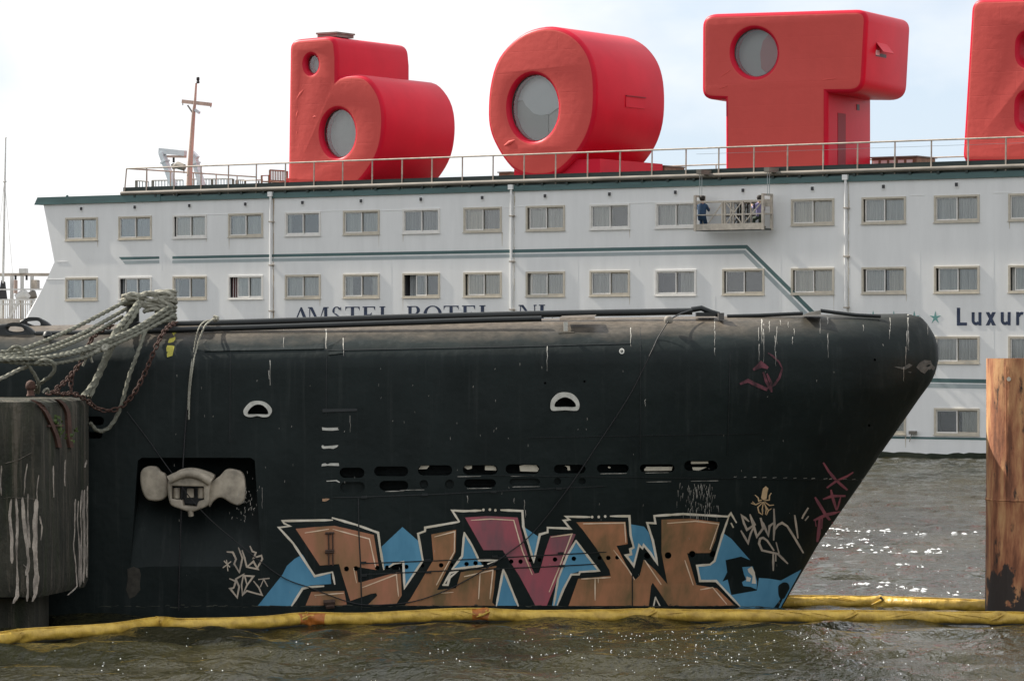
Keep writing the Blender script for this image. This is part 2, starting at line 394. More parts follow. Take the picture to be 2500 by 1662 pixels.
for r in range(4):
    for c in range(18):
        if not has(r, c): continue
        cfg = CFG.get((r, c), 'cb0'); gap = float(cfg[2:]); key = gap
        if key not in WM: WM[key] = window_meshes(gap)
        fr, s1, s2, p1, p2 = WM[key]
        fm = M_beige if cfg[1] == 'b' else M_wframe
        def put(name, me, m, par):
            o = bpy.data.objects.new(name, me); COL.objects.link(o); o.parent = par
            if len(me.materials) == 0: me.materials.append(m)
            if me.materials[0] != m: o.material_slots[0].link = 'OBJECT'; o.material_slots[0].material = m
            return o
        wo = put('window', fr, fm, hotel); wo.location = (WS[c], 0, ZR[r])
        put('sash', s1, M_wframe, wo); put('sash', s2, fm, wo); put('pane', p1, M_glass, wo); put('pane', p2, M_glass, wo)
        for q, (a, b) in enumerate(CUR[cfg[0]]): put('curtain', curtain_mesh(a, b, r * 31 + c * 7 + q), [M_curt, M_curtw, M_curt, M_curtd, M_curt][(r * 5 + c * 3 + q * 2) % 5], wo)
        if (r, c) == (1, 3): put('curtain', curtain_mesh(-Z, -Z + 0.28, 5), M_maroon, wo)['label'] = 'dark maroon curtain showing in the open gap'

# --- painted stripes, on thin sheets just proud of the wall
def flat(pts, y, name='stripe'):
    """polygon of photograph pixels laid on the wall plane, y metres in front (negative)"""
    p = [HL(a, b, 0.0) for a, b in pts]; vv = [(q.x, y, q.z) for q in p]
    return mesh(vv + [(q[0], -0.0005, q[2]) for q in vv], [tuple(reversed(range(len(p))))] + [(i, (i + 1) % len(p), (i + 1) % len(p) + len(p), i + len(p)) for i in range(len(p))], name)
part('teal_stripe', flat([(290, 627.5), (389, 626), (389, 632), (297, 634.6)], -.004), M_teal, hotel)
part('grey_stripe', flat([(299, 637), (389, 635.3), (389, 643), (305, 645)], -.004), M_greyst, hotel)
part('teal_stripe', flat([(421, 625.6), (1824, 598), (2152, 921), (2700, 931), (2700, 941), (2146, 930.5), (1821, 607), (421, 632.2)], -.004), M_teal, hotel)
part('grey_stripe', flat([(421, 635), (1819, 610.8), (2142, 933), (2700, 943.5), (2700, 955), (2135, 943.5), (1815, 619.5), (421, 643)], -.004), M_greyst, hotel)
part('teal_stripe', flat([(1700, 1057), (2700, 1073), (2700, 1079), (1700, 1062.5)], -.004), M_teal, hotel, label='thin teal stripe low on the hull near the waterline')

# --- weld seams and rust beside the pipes
for px, z0, z1 in ((395, 7.3, 10.1), (520, 4.6, 6.0), (800, 7.3, 10.0), (955, 4.4, 8.0), (1100, 7.2, 10.0), (1410, 4.5, 7.9), (1560, 7.2, 10.0), (1745, 4.5, 6.0), (1905, 3, 10.0), (2245, 2, 10.0), (2425, 2, 10.0)):
    part('plate_seam', MB().box((hs(px), -.003, z0), (hs(px) + .02, -.001, z1)).mesh(), M_white, hotel)
rdr = random.Random(21)
for c in range(16):
    for r in range(4):
        if not has(r, c) or rdr.random() > .42: continue
        x = WS[c] + rdr.choice((-1, 1, 1)) * (WW / 2 + .01) + rdr.uniform(-.03, .03); z = ZR[r] - WH / 2 - .06; l = rdr.uniform(.15, .6); wd_ = rdr.uniform(.012, .035)
        part('rust_run', mesh([(x - wd_, -.004, z), (x + wd_, -.004, z), (x + wd_ * .3, -.004, z - l), (x - wd_ * .2, -.004, z - l)], [(3, 2, 1, 0)]), M_beige, hotel)
for px0, px1, py in ((505, 600, 525), (760, 838, 517), (925, 985, 515), (1230, 1290, 506), (1536, 1600, 497), (2222, 2258, 478), (2425, 2470, 472), (137, 165, 640), (112, 162, 683)):
    a = HL(px0, py); b = HL(px1, py - 1); part('weld_seam', MB().box((a.x, -.012, a.z), (b.x, -.001, a.z + .03)).mesh(), M_wclean, hotel)
# --- the ship's name, serif capitals; lower halves hide behind the submarine
def serif(ch, wd, h):
    st = 0.23 * h; th = 0.06 * h; sf = 0.10 * h
    def stem(x, w_=st): return [[(x, 0), (x + w_, 0), (x + w_, h), (x, h)]]
    def ser(x, w_=st): return [[(x - sf, h - th), (x, h - th - .04 * h), (x, h - th), (x, h)], ] and [[(x - sf, h), (x - sf, h - th), (x + w_ + sf, h - th), (x + w_ + sf, h)], [(x - sf, th), (x - sf, 0), (x + w_ + sf, 0), (x + w_ + sf, th)]]
    if ch == 'A': return [[(wd * .46, h), (wd * .54, h), (wd * .98, 0), (wd * .74, 0), (wd * .46, h * .78)], [(wd * .46, h), (wd * .46, h * .80), (wd * .12, 0), (wd * .05, 0)], [(wd * .2, h * .3), (wd * .7, h * .3), (wd * .7, h * .36), (wd * .2, h * .36)]]
    if ch == 'M': return [[(sf, 0), (sf + th, 0), (sf + th, h), (sf, h)], [(sf, h), (sf + st, h), (wd * .58, 0), (wd * .46, 0)], [(wd - sf - st - th, h), (wd * .55, h * .1), (wd * .52, h * .02), (wd - sf - st, h * .9)], stem(wd - sf - st)[0], [(0, h - th), (sf + st, h - th), (sf + st, h), (0, h)], [(wd - sf - st * 1.2, h - th), (wd, h - th), (wd, h), (wd - sf - st * 1.2, h)]]
    if ch == 'N': return [[(sf, 0), (sf + th, 0), (sf + th, h), (sf, h)], [(sf, h), (sf + st, h), (wd - sf, 0), (wd - sf - th * 1.5, 0)], [(wd - sf - th, 0), (wd - sf, 0), (wd - sf, h), (wd - sf - th, h)], [(0, h - th), (sf + st, h - th), (sf + st, h), (0, h)], [(wd - 2 * sf, h - th), (wd, h - th), (wd, h), (wd - 2 * sf, h)]]
    if ch == 'T': return [stem(wd / 2 - st / 2)[0], [(0, h - th), (wd, h - th), (wd, h), (0, h)], [(0, h - .25 * h), (th, h - th - .05 * h), (th * 2.5, h - th), (0, h - th)], [(wd, h - .25 * h), (wd, h - th), (wd - 2.5 * th, h - th), (wd - th, h - th - .05 * h)], [(wd / 2 - st, 0), (wd / 2 + st, 0), (wd / 2 + st, th), (wd / 2 - st, th)]]
    if ch == 'E': return stem(sf) + [[(0, h - th), (wd, h - th), (wd, h), (0, h)], [(wd, h * .76), (wd, h - th), (wd - th * 2, h - th)], [(sf + st, h * .48), (wd * .72, h * .48), (wd * .72, h * .53), (sf + st, h * .53)], [(wd * .72, h * .38), (wd * .72, h * .64), (wd * .62, h * .53), (wd * .62, h * .48)], [(0, 0), (wd, 0), (wd, th), (0, th)]]
    if ch == 'L': return stem(sf) + [[(0, h - th), (2 * sf + st, h - th), (2 * sf + st, h), (0, h)], [(0, 0), (wd, 0), (wd, th), (0, th)], [(wd, 0), (wd, h * .24), (wd - th * 2, th)]]
    if ch in 'OBS':
        def arc(cx, cy, rx, ry, ix, iy, a0, a1, n=16):
            o = [(cx + rx * math.cos(R(a0 + (a1 - a0) * i / n)), cy + ry * math.sin(R(a0 + (a1 - a0) * i / n))) for i in range(n + 1)]
            q = [(cx + ix * math.cos(R(a0 + (a1 - a0) * i / n)), cy + iy * math.sin(R(a0 + (a1 - a0) * i / n))) for i in range(n + 1)]
            return [[o[i], o[i + 1], q[i + 1], q[i]] for i in range(n)]
        if ch == 'O': return arc(wd / 2, h / 2, wd / 2, h * .52, wd / 2 - st, h * .46, 0, 360, 28)
        if ch == 'B': return stem(sf) + [[(0, h - th), (wd * .6, h - th), (wd * .6, h), (0, h)], [(0, 0), (wd * .6, 0), (wd * .6, th), (0, th)], [(sf + st, h * .5), (wd * .6, h * .5), (wd * .6, h * .55), (sf + st, h * .55)]] + arc(wd * .6, h * .75, wd * .36, h * .25, wd * .36 - st, h * .2, -90, 90) + arc(wd * .6, h * .26, wd * .4, h * .26, wd * .4 - st, h * .21, -90, 90)
        return arc(wd * .5, h * .74, wd * .42, h * .28, wd * .42 - st * .7, h * .23, 20, 200) + arc(wd * .5, h * .27, wd * .46, h * .29, wd * .46 - st * .8, h * .24, -160, 20) + [[(wd * .08, h * .7), (wd * .22, h * .62), (wd * .95, h * .32), (wd * .8, h * .42)], [(wd * .1, h * .66), (wd * .5, h * .56), (wd * .95, h * .3), (wd * .5, h * .45)], [(wd * .86, h * .98), (wd * .92, h * .98), (wd * .92, h * .74), (wd * .86, h * .8)]]
def letter_mesh(polys, ox, oz, th=0.012):
    vv = []; ff = []
    for k, pg in enumerate(polys):
        n = len(vv); m_ = len(pg); e = 0.0002 * (k % 7)
        vv += [(ox + a, -th - e, oz + b) for a, b in pg] + [(ox + a, -0.001, oz + b) for a, b in pg]
        ff.append(tuple(n + i for i in range(m_))); ff += [(n + i, n + (i + 1) % m_, n + (i + 1) % m_ + m_, n + i + m_) for i in range(m_)]
    return mesh(vv, ff, 'letter')
zA = zoomer(580, 440, .21683); zB = zoomer(1080, 420, .23596)
NAME = [('A', 640, 730), ('M', 795, 1025), ('S', 1060, 1175), ('T', 1215, 1375), ('E', 1410, 1550), ('L', 1600, 1745), ('B', 1910, 2060), ('O', 2095, 2300)]
NAME = [(c, zA(a, 0)[0], zA(b, 0)[0]) for c, a, b in NAME] + [(c, zB(a, 0)[0], zB(b, 0)[0]) for c, a, b in (('T', 15, 168), ('E', 205, 338), ('L', 385, 520), ('N', 790, 975), ('L', 1000, 1140))]
ztop_name = 5.68
for ch, a, b in NAME:
    x0 = hs(a); x1 = hs(b); hh = 0.66
    if ch == 'A': x0 -= 0.05; x1 += 0.35
    part('name_letter', letter_mesh(serif(ch, x1 - x0, hh), x0, HL(a, 0).z * 0 + CZ + (831 - (750 - 0.0105 * (a - 720))) / F * HC / (0.8351 + 0.5502 * (a - 1250) / F) - hh), M_navy, hotel)
# --- "Luxur": bold sans letters, and the row of stars before it
zL = zoomer(2100, 660, .2935)
def arcq(cx, cy, ro, ri, a0, a1, n=10, sy=1.0):
    o = [(cx + ro * math.cos(R(a0 + (a1 - a0) * i / n)), cy + sy * ro * math.sin(R(a0 + (a1 - a0) * i / n))) for i in range(n + 1)]
    q = [(cx + ri * math.cos(R(a0 + (a1 - a0) * i / n)), cy + sy * ri * math.sin(R(a0 + (a1 - a0) * i / n))) for i in range(n + 1)]
    return [[o[i], o[i + 1], q[i + 1], q[i]] for i in range(n)]
def sans(ch):        # unit: cap height 1
    if ch == 'L': return [[(0, 0), (.2, 0), (.2, 1), (0, 1)], [(.2, 0), (.62, 0), (.62, .17), (.2, .17)]]
    if ch == 'u': return [[(0, .28), (.18, .28), (.18, .74), (0, .74)], [(.42, 0), (.6, 0), (.6, .74), (.42, .74)]] + arcq(.27, .28, .27, .10, 180, 330)
    if ch == 'x': return [[(0, 0), (.22, 0), (.62, .74), (.4, .74)], [(.4, 0), (.62, 0), (.22, .74), (0, .74)]]
    if ch == 'r': return [[(0, 0), (.18, 0), (.18, .74), (0, .74)]] + arcq(.36, .46, .28, .12, 70, 180)
for ch, a in (('L', 805), ('u', 928), ('x', 1045), ('u', 1170), ('r', 1298)):
    px, py = zL(a, 458 - (a - 805) * .005); o = HL(px, py); cap = 148 * .2935 / F * 125.4
    part('slogan_letter', letter_mesh([[(x * cap, y * cap) for x, y in pg] for pg in sans(ch)], o.x, o.z), M_navy, hotel)
M_star = mat('teal_star_paint', (0.12, 0.30, 0.28), 0.5)
for a, b in ((108, 388), (280, 390), (450, 391), (625, 393)):
    px, py = zL(a, b); o = HL(px, py); rr = 56 * .2935 / F * 126
    pg = [(rr * (1 if i % 2 == 0 else .3) * math.sin(math.pi * i / 5), rr * (1 if i % 2 == 0 else .3) * math.cos(math.pi * i / 5)) for i in range(10)]
    part('star', letter_mesh([[(0, 0), pg[i - 1], pg[i], pg[(i + 1) % 10]] for i in range(0, 10, 2)], o.x, o.z, 0.008), M_star, hotel)
# --- algae line
m = MB(); xs_ = np.arange(hs(1500), hs(2750), 0.22); rd = random.Random(3); vv = []; ff = []
for i, x in enumerate(xs_):
    h = 0.17 + 0.05 * math.sin(x * 1.3) * math.sin(x * .37) + rd.uniform(-.025, .025)
    vv += [(x, -0.05, -0.5), (x, -0.03, h)]
    vv += [(x, -0.001, h + .01)]
    if i: a = 3 * i; ff += [(a - 3, a, a + 1, a - 2), (a - 2, a + 1, a + 2, a - 1)]
part('algae_line', mesh(vv, ff), M_algae, hotel, label='dark green algae along the waterline')
# --- fascia, gutter pipe, toe plate (the deck edge)
def strip(p0, p1, h0, h1, y0, y1):
    """box along the hull between photograph columns p0, p1, heights h0..h1"""
    return MB().box((hs(p0), y0, h0), (hs(p1), y1, h1)).mesh()
a = HL(87, 504); b = HL(395, 480)
vv = [(a.x, -.10, ZW - .02), (HL(395, 0).x, -.10, ZW - .02), (HL(395, 0).x, -.10, ZW + .30), (HL(95, 0).x, -.10, ZW + .30)]
part('roof_fascia', mesh(vv + [(x, 11, z) for x, y, z in vv], [(0, 1, 2, 3), (4, 7, 6, 5), (0, 3, 7, 4), (0, 4, 5, 1), (3, 2, 6, 7), (1, 5, 6, 2)]), M_teal, hotel)
part('roof_fascia', strip(395, 2900, ZW - .02, ZW + .20, -.08, 0.1), M_teal, hotel)
ZP = ZW + .33
part('gutter_pipe', MB().tube([(hs(300), -.10, ZP + .03), (s_end, -.10, ZP + .03)], .085, 12).mesh(), M_pipe, hotel, smooth=40)
x = hs(330)
while x < s_end - .5: part('pipe_bracket', MB().box((x, -.12, ZW + .18), (x + .1, .0, ZP - .03)).mesh(), M_toe, hotel); x += 1.15
part('deck_edge', MB().box((hs(300), .02, ZW + .2), (s_end, .10, ZP + .29)).mesh(), M_toe, hotel)
part('deck', MB().box((hs(300), .11, ZP - .02), (s_end, 11, ZP + .15)).mesh(), M_pipe, hotel)
for p in (351, 302, 153):
    part('vent_cap', MB().lathe([(.05, 0), (.06, .06), (.02, .09)], (hs(p), .3, ZW + .30), 8).mesh(), M_teal, hotel)
# --- vents under the roof line
for c in range(16):
    x = WS[c]; m = MB(); m.box((x - .045, -.05, ZW - .33), (x + .045, 0.0, ZW - .18)); m.add([(x - .045, -.051, ZW - .18), (x + .045, -.051, ZW - .18), (x + .085, -.001, ZW - .36), (x - .085, -.001, ZW - .36)], [(0, 1, 2, 3)])
    vo = part('vent', MB().box((x - .085, -.018, ZW - .36), (x + .085, -.001, ZW - .14)).mesh(), M_wclean, hotel)
    part('vent_opening', MB().box((x - .05, -.06, ZW - .30), (x + .05, -.019, ZW - .17)).mesh(), M_dark, vo)
# --- down pipes with rust beside them
for px in (664, 1251, 2067):
    x = hs(px)
    dp = part('drain_pipe', MB().tube([(x, -.09, -.3), (x, -.09, ZW + .05)], .055, 10).box((x - .11, -.17, ZW + .05), (x + .11, -.02, ZW + .24)).mesh(), M_wclean, hotel, smooth=40)
    m = MB()
    for z in (9.2, 7.4, 5.5, 3.5): m.box((x - .07, -.155, z), (x + .13, 0.0, z + .05))
    part('pipe_clip', m.mesh(), M_rail, dp)
    m = MB(); rd = random.Random(int(px))
    for z in np.arange(5.0, ZW - .1, .25):
        wd_ = rd.uniform(.01, .05) * (1.4 if z > 9 else .8); m.box((x + .07, -.003, z), (x + .07 + wd_, -.001, z + .25))
    part('rust_streak', m.mesh(), M_rust if px == 664 else M_beige, dp)
# small flood light low on the hull
o = HL(2232, 1058)
part('flood_light', MB().box((o.x - .12, -.22, o.z - .02), (o.x + .12, -.01, o.z + .1)).tube([(o.x - .05, -.1, o.z), (o.x - .15, -.1, o.z - .3)], .015, 6).mesh(), M_pipe, hotel)

# ------------------------------------------------------------------ deck railing (near side, bow end, far side)
ZD = ZP + .15                                       # deck level
rail = thing('deck_railing', 'beige pipe railing along the near edge of the hotel ship roof deck', 'railing', (hs(1250), .1, ZD), frame='hotel')
ZT = 11.64
pp = [309, 358, 425, 491, 558, 626, 697, 767, 837, 909, 982, 1055, 1129, 1204, 1280, 1357, 1435, 1514, 1592, 1675, 1755, 1841, 1923, 2010, 2094, 2185, 2274, 2364, 2456, 2550, 2650]
part('top_rail', MB().tube([(hs(309), .0, ZT), (hs(2700), .0, ZT)], .032, 8).mesh(), M_rail, rail, smooth=40)
part('lower_rail', MB().tube([(hs(1700), .01, ZT - .22), (hs(2700), .01, ZT - .22)], .006, 5).mesh(), M_greyst, rail)
for i, p in enumerate(pp):
    x = hs(p); lean = -.12 if i == 0 else 0
    part('post', MB().tube([(x + lean, -.02, ZW + .22), (x, .0, ZT - .02)], .03, 7).mesh(), M_rail, rail, smooth=40)
er = thing('deck_railing', 'beige cross railing closing the left end of the hotel ship roof deck', 'railing', (hs(309), 4, ZD), frame='hotel')
part('top_rail', MB().tube([(hs(309) + .05, .05, ZT), (hs(309) + .05, 9.0, ZT)], .032, 8).mesh(), M_rail, er, smooth=40)
for y in (1.3, 2.9, 4.5, 6.1, 7.6, 9.0): part('post', MB().tube([(hs(309) + .05, y, ZD), (hs(309) + .05, y, ZT - .02)], .028, 7).mesh(), M_rail, er, smooth=40)
fr_ = thing('deck_railing', 'thin grey railing on the far side of the roof between the red letters', 'railing', (hs(1250), 11, ZD), frame='hotel')
part('top_rail', MB().tube([(hs(900), 10.9, ZT), (s_end, 10.9, ZT)], .03, 7).mesh(), M_rail, fr_, smooth=40)
x = hs(940)
while x < s_end: part('post', MB().tube([(x, 10.9, ZD), (x, 10.9, ZT - .02)], .024, 6).mesh(), M_rail, fr_, smooth=40); x += 2.3
# slatted low fence at the left end
def low_fence(p0, p1, y0, y1, label, yb):
    t = thing('slat_fence', label, 'fence', tuple(HL(p0, 460, yb)), frame='hotel', group='low fences on the roof deck')
    a = HL(p0, y0, yb); b = HL(p1, y1, yb); n = max(4, int((b.x - a.x) / .16))
    zt0, zt1 = a.z, b.z
    part('fence_rail', MB().bar(a, b, .05).mesh(), M_rail, t)
    for i in range(n + 1):
        q = a.lerp(b, i / n); big = i % 7 == 0
        part('fence_post' if big else 'slat', MB().bar((q.x, q.y + .03, ZD), (q.x, q.y + .03, q.z), .09 if big else .03).mesh(), M_pipe if big else M_greyst, t)
low_fence(372, 446, 441, 440, 'low grey slat fence on the roof deck between the two white davits', 7.5)
low_fence(466, 568, 438, 437, 'low grey slat fence on the roof deck right of the mast', 8.5)
low_fence(332, 362, 441, 444, 'short low fence at the far left corner of the roof deck', 5.0)
low_fence(577, 596, 440, 440, 'pair of short fence posts left of the wooden bench', 8.0)

# ------------------------------------------------------------------ mast and davits
zM = zoomer(300, 160, .21683)
def HZ(x, y, yin): px, py = zM(x, y); return HL(px, py, yin)
M_mast = mat('salmon_mast_paint', (0.56, 0.40, 0.33), 0.6, var=0.3, scale=3, stretch=(1, 1, .4))
M_davit = mat('pale_davit_paint', (0.62, 0.66, 0.70), 0.5, var=0.12, scale=3)
mast = thing('ship_mast', 'slim salmon pink signal mast with a cross arm on the hotel ship roof', 'mast', tuple(HZ(745, 1420, 4)), frame='hotel')
pts = [HZ(745, 1420, 4), HZ(758, 1100, 4), HZ(795, 560, 4), HZ(812, 410, 4), HZ(826, 200, 4)]
part('pole', MB().tube(pts, [.14, .12, .085, .06, .045], 10).mesh(), M_mast, mast, smooth=50)
ca = part('cross_arm', MB().bar(HZ(670, 405, 4), HZ(995, 442, 4), .09, .16).mesh(), M_mast, mast)
part('bracket', MB().bar(HZ(730, 450, 4), HZ(790, 540, 4), .05).bar(HZ(675, 420, 4), HZ(675, 450, 4), .03).bar(HZ(990, 440, 4), HZ(990, 475, 4), .03).mesh(), M_pipe, mast)
part('lamp', MB().lathe([(.06, 0), (.075, .05), (.05, .12), (.07, .15), (.07, .25), (.03, .28)], HZ(846, 203, 4), 10).mesh(), M_black, mast)
part('lamp', MB().bar(HZ(815, 500, 4), HZ(862, 535, 4), .10).mesh(), M_davit, mast)
def davit(base, elbow, tip, label, yb):
    t = thing('boat_davit', label, 'davit', tuple(HZ(base[0], 1410, yb)), frame='hotel', group='boat davits on the roof deck')
    part('upright', MB().bar(HZ(*base, yb), HZ(*elbow, yb), .22, .26).mesh(), M_davit, t)
    part('collar', MB().bar(HZ(elbow[0] + (base[0] - elbow[0]) * .22, elbow[1] + (base[1] - elbow[1]) * .22, yb), HZ(elbow[0] + (base[0] - elbow[0]) * .26, elbow[1] + (base[1] - elbow[1]) * .26, yb), .32, .32).mesh(), M_davit, t)
    e = HZ(*elbow, yb); tp = HZ(*tip, yb)
    part('arm', MB().bar(e + Vector((-.12, .005, .10)), tp + Vector((0, .005, .0)), .20, .24).mesh(), M_davit, t)
    part('arm_plate', MB().bar(e.lerp(tp, .25) - Vector((0, 0, .15)), tp - Vector((0, 0, .15)), .16, .10).mesh(), M_mast, t)
    part('hook', MB().bar(e.lerp(tp, .5) - Vector((0, 0, .2)), e.lerp(tp, .5) - Vector((0, 0, .42)), .07).mesh(), M_black, t)
davit((585, 1400), (440, 985), (705, 990), 'white bent davit arm left of the pink mast', 5.0)
davit((905, 1400), (795, 1010), (835, 1050), 'white davit arm just right of the pink mast, its top folded away', 5.6)
mo = thing('winch_motor', 'brown covered winch between the two white davits', 'winch', tuple(HZ(625, 1180, 6)), frame='hotel')
part('drum', MB().tube([HZ(575, 1140, 6), HZ(620, 1125, 6), HZ(690, 1150, 6)], [.10, .17, .15], 10).mesh(), M_pipe, mo, smooth=50)
part('bracket', MB().bar(HZ(560, 1110, 6), HZ(580, 1165, 6), .12).bar(HZ(688, 1150, 6), HZ(688, 1215, 6), .04).bar(HZ(575, 1165, 6), HZ(575, 1400, 6), .04).mesh(), M_pipe, mo)

# ------------------------------------------------------------------ wooden bench and boxes on the roof
M_teak = mat('weathered_teak', (0.26, 0.17, 0.11), 0.7, var=0.4, scale=6, stretch=(.3, 1, 1))
bn = thing('garden_bench', 'brown slatted wooden bench on the roof deck left of the red b', 'bench', tuple(HZ(1650, 1390, 2.0)), frame='hotel')
for zz in (1178, 1295): part('back_rail', MB().bar(HZ(1655, zz, 2.0), HZ(1840, zz + 12, 2.4), .05, .06).mesh(), M_teak, bn)
for i in range(10):
    q = i / 9; part('back_slat', MB().bar(HZ(1662 + 170 * q, 1180 + 12 * q, 2.03 + .4 * q), HZ(1662 + 170 * q, 1293 + 12 * q, 2.03 + .4 * q), .035, .03).mesh(), M_teak, bn)
for x, y0, yy in ((1655, 1175, 2.0), (1850, 1190, 2.4), (1563, 1240, 1.2), (1645, 1240, 1.3)):
    part('leg', MB().bar(HZ(x, y0, yy), (HZ(x, y0, yy).x, yy, ZD), .06).mesh(), M_teak, bn)
part('seat', MB().add([HZ(1563, 1300, 1.2), HZ(1760, 1312, 1.6), HZ(1850, 1312, 2.35), HZ(1650, 1298, 1.98)] + [q - Vector((0, 0, .05)) for q in (HZ(1563, 1300, 1.2), HZ(1760, 1312, 1.6), HZ(1850, 1312, 2.35), HZ(1650, 1298, 1.98))], [(0, 1, 2, 3), (7, 6, 5, 4), (0, 4, 5, 1), (1, 5, 6, 2), (2, 6, 7, 3), (3, 7, 4, 0)]).mesh(), M_teak, bn)
part('arm_rest', MB().bar(HZ(1560, 1242, 1.2), HZ(1650, 1238, 1.98), .06, .04).mesh(), M_teak, bn)
tb = thing('deck_table', 'low narrow table beside the wooden bench on the roof', 'table', tuple(HZ(1440, 1390, 2.0)), frame='hotel')
part('table_top', MB().bar(HZ(1368, 1297, 2.2), HZ(1545, 1290, 1.6), .30, .035).mesh(), M_rail, tb)
for x, yy in ((1380, 2.15), (1530, 1.65)): part('leg', MB().bar(HZ(x, 1300, yy), (HZ(x, 1300, yy).x, yy, ZD), .05).mesh(), M_pipe, tb)
def deck_box(p0, p1, ptop, yb, label, windows, name='deck_box'):
    a = HL(p0, ptop, yb); b = HL(p1, ptop, yb); x0, x1 = a.x, b.x; zt = HL((p0 + p1) / 2, ptop, yb).z
    t = thing(name, label, 'box', (x0, yb, ZD), frame='hotel', group='brown boxes on the roof deck'); n = max(3, int((x1 - x0) / .3)); hgt = zt - ZD
    for k in range(3):
        part('board', MB().box((x0, yb, ZD + hgt * k / 3 + .01), (x1, yb + 1.6, ZD + hgt * (k + 1) / 3 - .01)).mesh(), M_teak, t)
    part('lid', MB().box((x0 - .05, yb - .05, zt), (x1 + .05, yb + 1.7, zt + .05)).mesh(), M_pipe, t)
    for q in windows:
        part('pane', MB().box((x0 + (x1 - x0) * q[0], yb - .02, ZD + .08), (x0 + (x1 - x0) * q[1], yb - .002, zt - .1)).mesh(), M_wclean, t)
deck_box(1512, 1585, 406, 7.0, 'brown slatted roof box behind the railing at the foot of the red o', [(.72, .8), (.86, .97)])
deck_box(1598, 1622, 407, 6.6, 'small brown roof box with a white panel right of the red o', [(.1, .5)])
deck_box(1218, 1246, 422, 7.6, 'brown roof box half hidden left of the red o', [])
deck_box(2128, 2238, 385, 6.0, 'brown skylight box with white panes between the red T and the red E', [(.02 + .19 * k, .15 + .19 * k) for k in range(5)], 'skylight_box')
# ------------------------------------------------------------------ the four red letters
def red_mat(name, col, rough, bump):
    m = mat(name, col, rough, var=0.05, scale=1.3, stretch=(1, 1, .6), bump=bump, bscale=3.0, spec=0.25)
    t = m.node_tree; b = t.nodes['Principled BSDF']; g = t.nodes.new('ShaderNodeTexCoord')
    sx = t.nodes.new('ShaderNodeSeparateXYZ'); cx = t.nodes.new('ShaderNodeCombineXYZ')
    br = t.nodes.new('ShaderNodeTexBrick'); br.inputs['Scale'].default_value = 1.0; br.inputs['Brick Width'].default_value = 1.25; br.inputs['Row Height'].default_value = 0.85
    br.inputs['Mortar Size'].default_value = 0.02; br.inputs['Mortar Smooth'].default_value = 0.6; br.inputs['Color1'].default_value = (1, 1, 1, 1); br.inputs['Color2'].default_value = (.88, .88, .88, 1); br.inputs['Mortar'].default_value = (0, 0, 0, 1)
    bp = t.nodes.new('ShaderNodeBump'); bp.inputs['Strength'].default_value = 0.12; bp.inputs['Distance'].default_value = 0.03
    t.links.new(g.outputs['Object'], sx.inputs[0]); t.links.new(sx.outputs['X'], cx.inputs['X']); t.links.new(sx.outputs['Z'], cx.inputs['Y'])
    t.links.new(cx.outputs[0], br.inputs['Vector']); t.links.new(br.outputs['Color'], bp.inputs['Height'])
    old = b.inputs['Normal'].links[0].from_socket; t.links.new(old, bp.inputs['Normal']); t.links.new(bp.outputs['Normal'], b.inputs['Normal'])
    return m
M_redf = red_mat('sun_paled_red_plaster', (0.64, 0.088, 0.076), 0.65, 0.22)  # plaster fronts, their colour paled for the grazing sun
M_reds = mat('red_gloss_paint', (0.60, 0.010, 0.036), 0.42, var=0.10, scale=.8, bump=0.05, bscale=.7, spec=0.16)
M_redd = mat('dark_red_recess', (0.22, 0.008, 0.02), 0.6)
M_backing = mat('grey_backing', (0.66, 0.65, 0.61), 0.8, var=0.12, scale=1.0)
M_rooml = mat('pale_room_ceiling', (0.85, 0.88, 0.88), 0.8)
M_roomd = mat('grey_room_wall_and_backing', (0.52, 0.52, 0.49), 0.8)
M_pink_reflect = mat('pink_window_reflection', (0.55, 0.24, 0.22), 0.8)  # reflection in the T window, painted as a pink panel
M_rim = mat('dark_window_gasket', (0.05, 0.05, 0.05), 0.5)
M_glass2 = bpy.data.materials.new('letter_window_glass'); M_glass2.use_nodes = True; glass_mat(M_glass2, 0.0, (0.95, 0.96, 0.96))
def red_letter(name, label, loops_px, z, yf, depth, bev, base_px, rotz=0.0):
    base = HL(base_px, 460, yf); base.z = ZD
    t = thing(name, label, 'letter', tuple(base), frame='hotel', rotz=rotz, group='giant red letters on the roof')
    loops = []
    for lp in loops_px:
        q = []
        for x, y in lp: p = HL(*z(x, y), yf); q.append((p.x, p.z))
        loops.append(q)
    me = slab(loops, depth, bev, 4); upright(me, yf)
    mi = []
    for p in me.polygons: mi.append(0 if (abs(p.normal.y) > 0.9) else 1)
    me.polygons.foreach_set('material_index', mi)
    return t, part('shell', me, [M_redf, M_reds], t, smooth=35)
def ell(cx, cy, rx, ry, n=40): return [(cx + rx * math.cos(2 * math.pi * i / n), cy + ry * math.sin(2 * math.pi * i / n)) for i in range(n)]
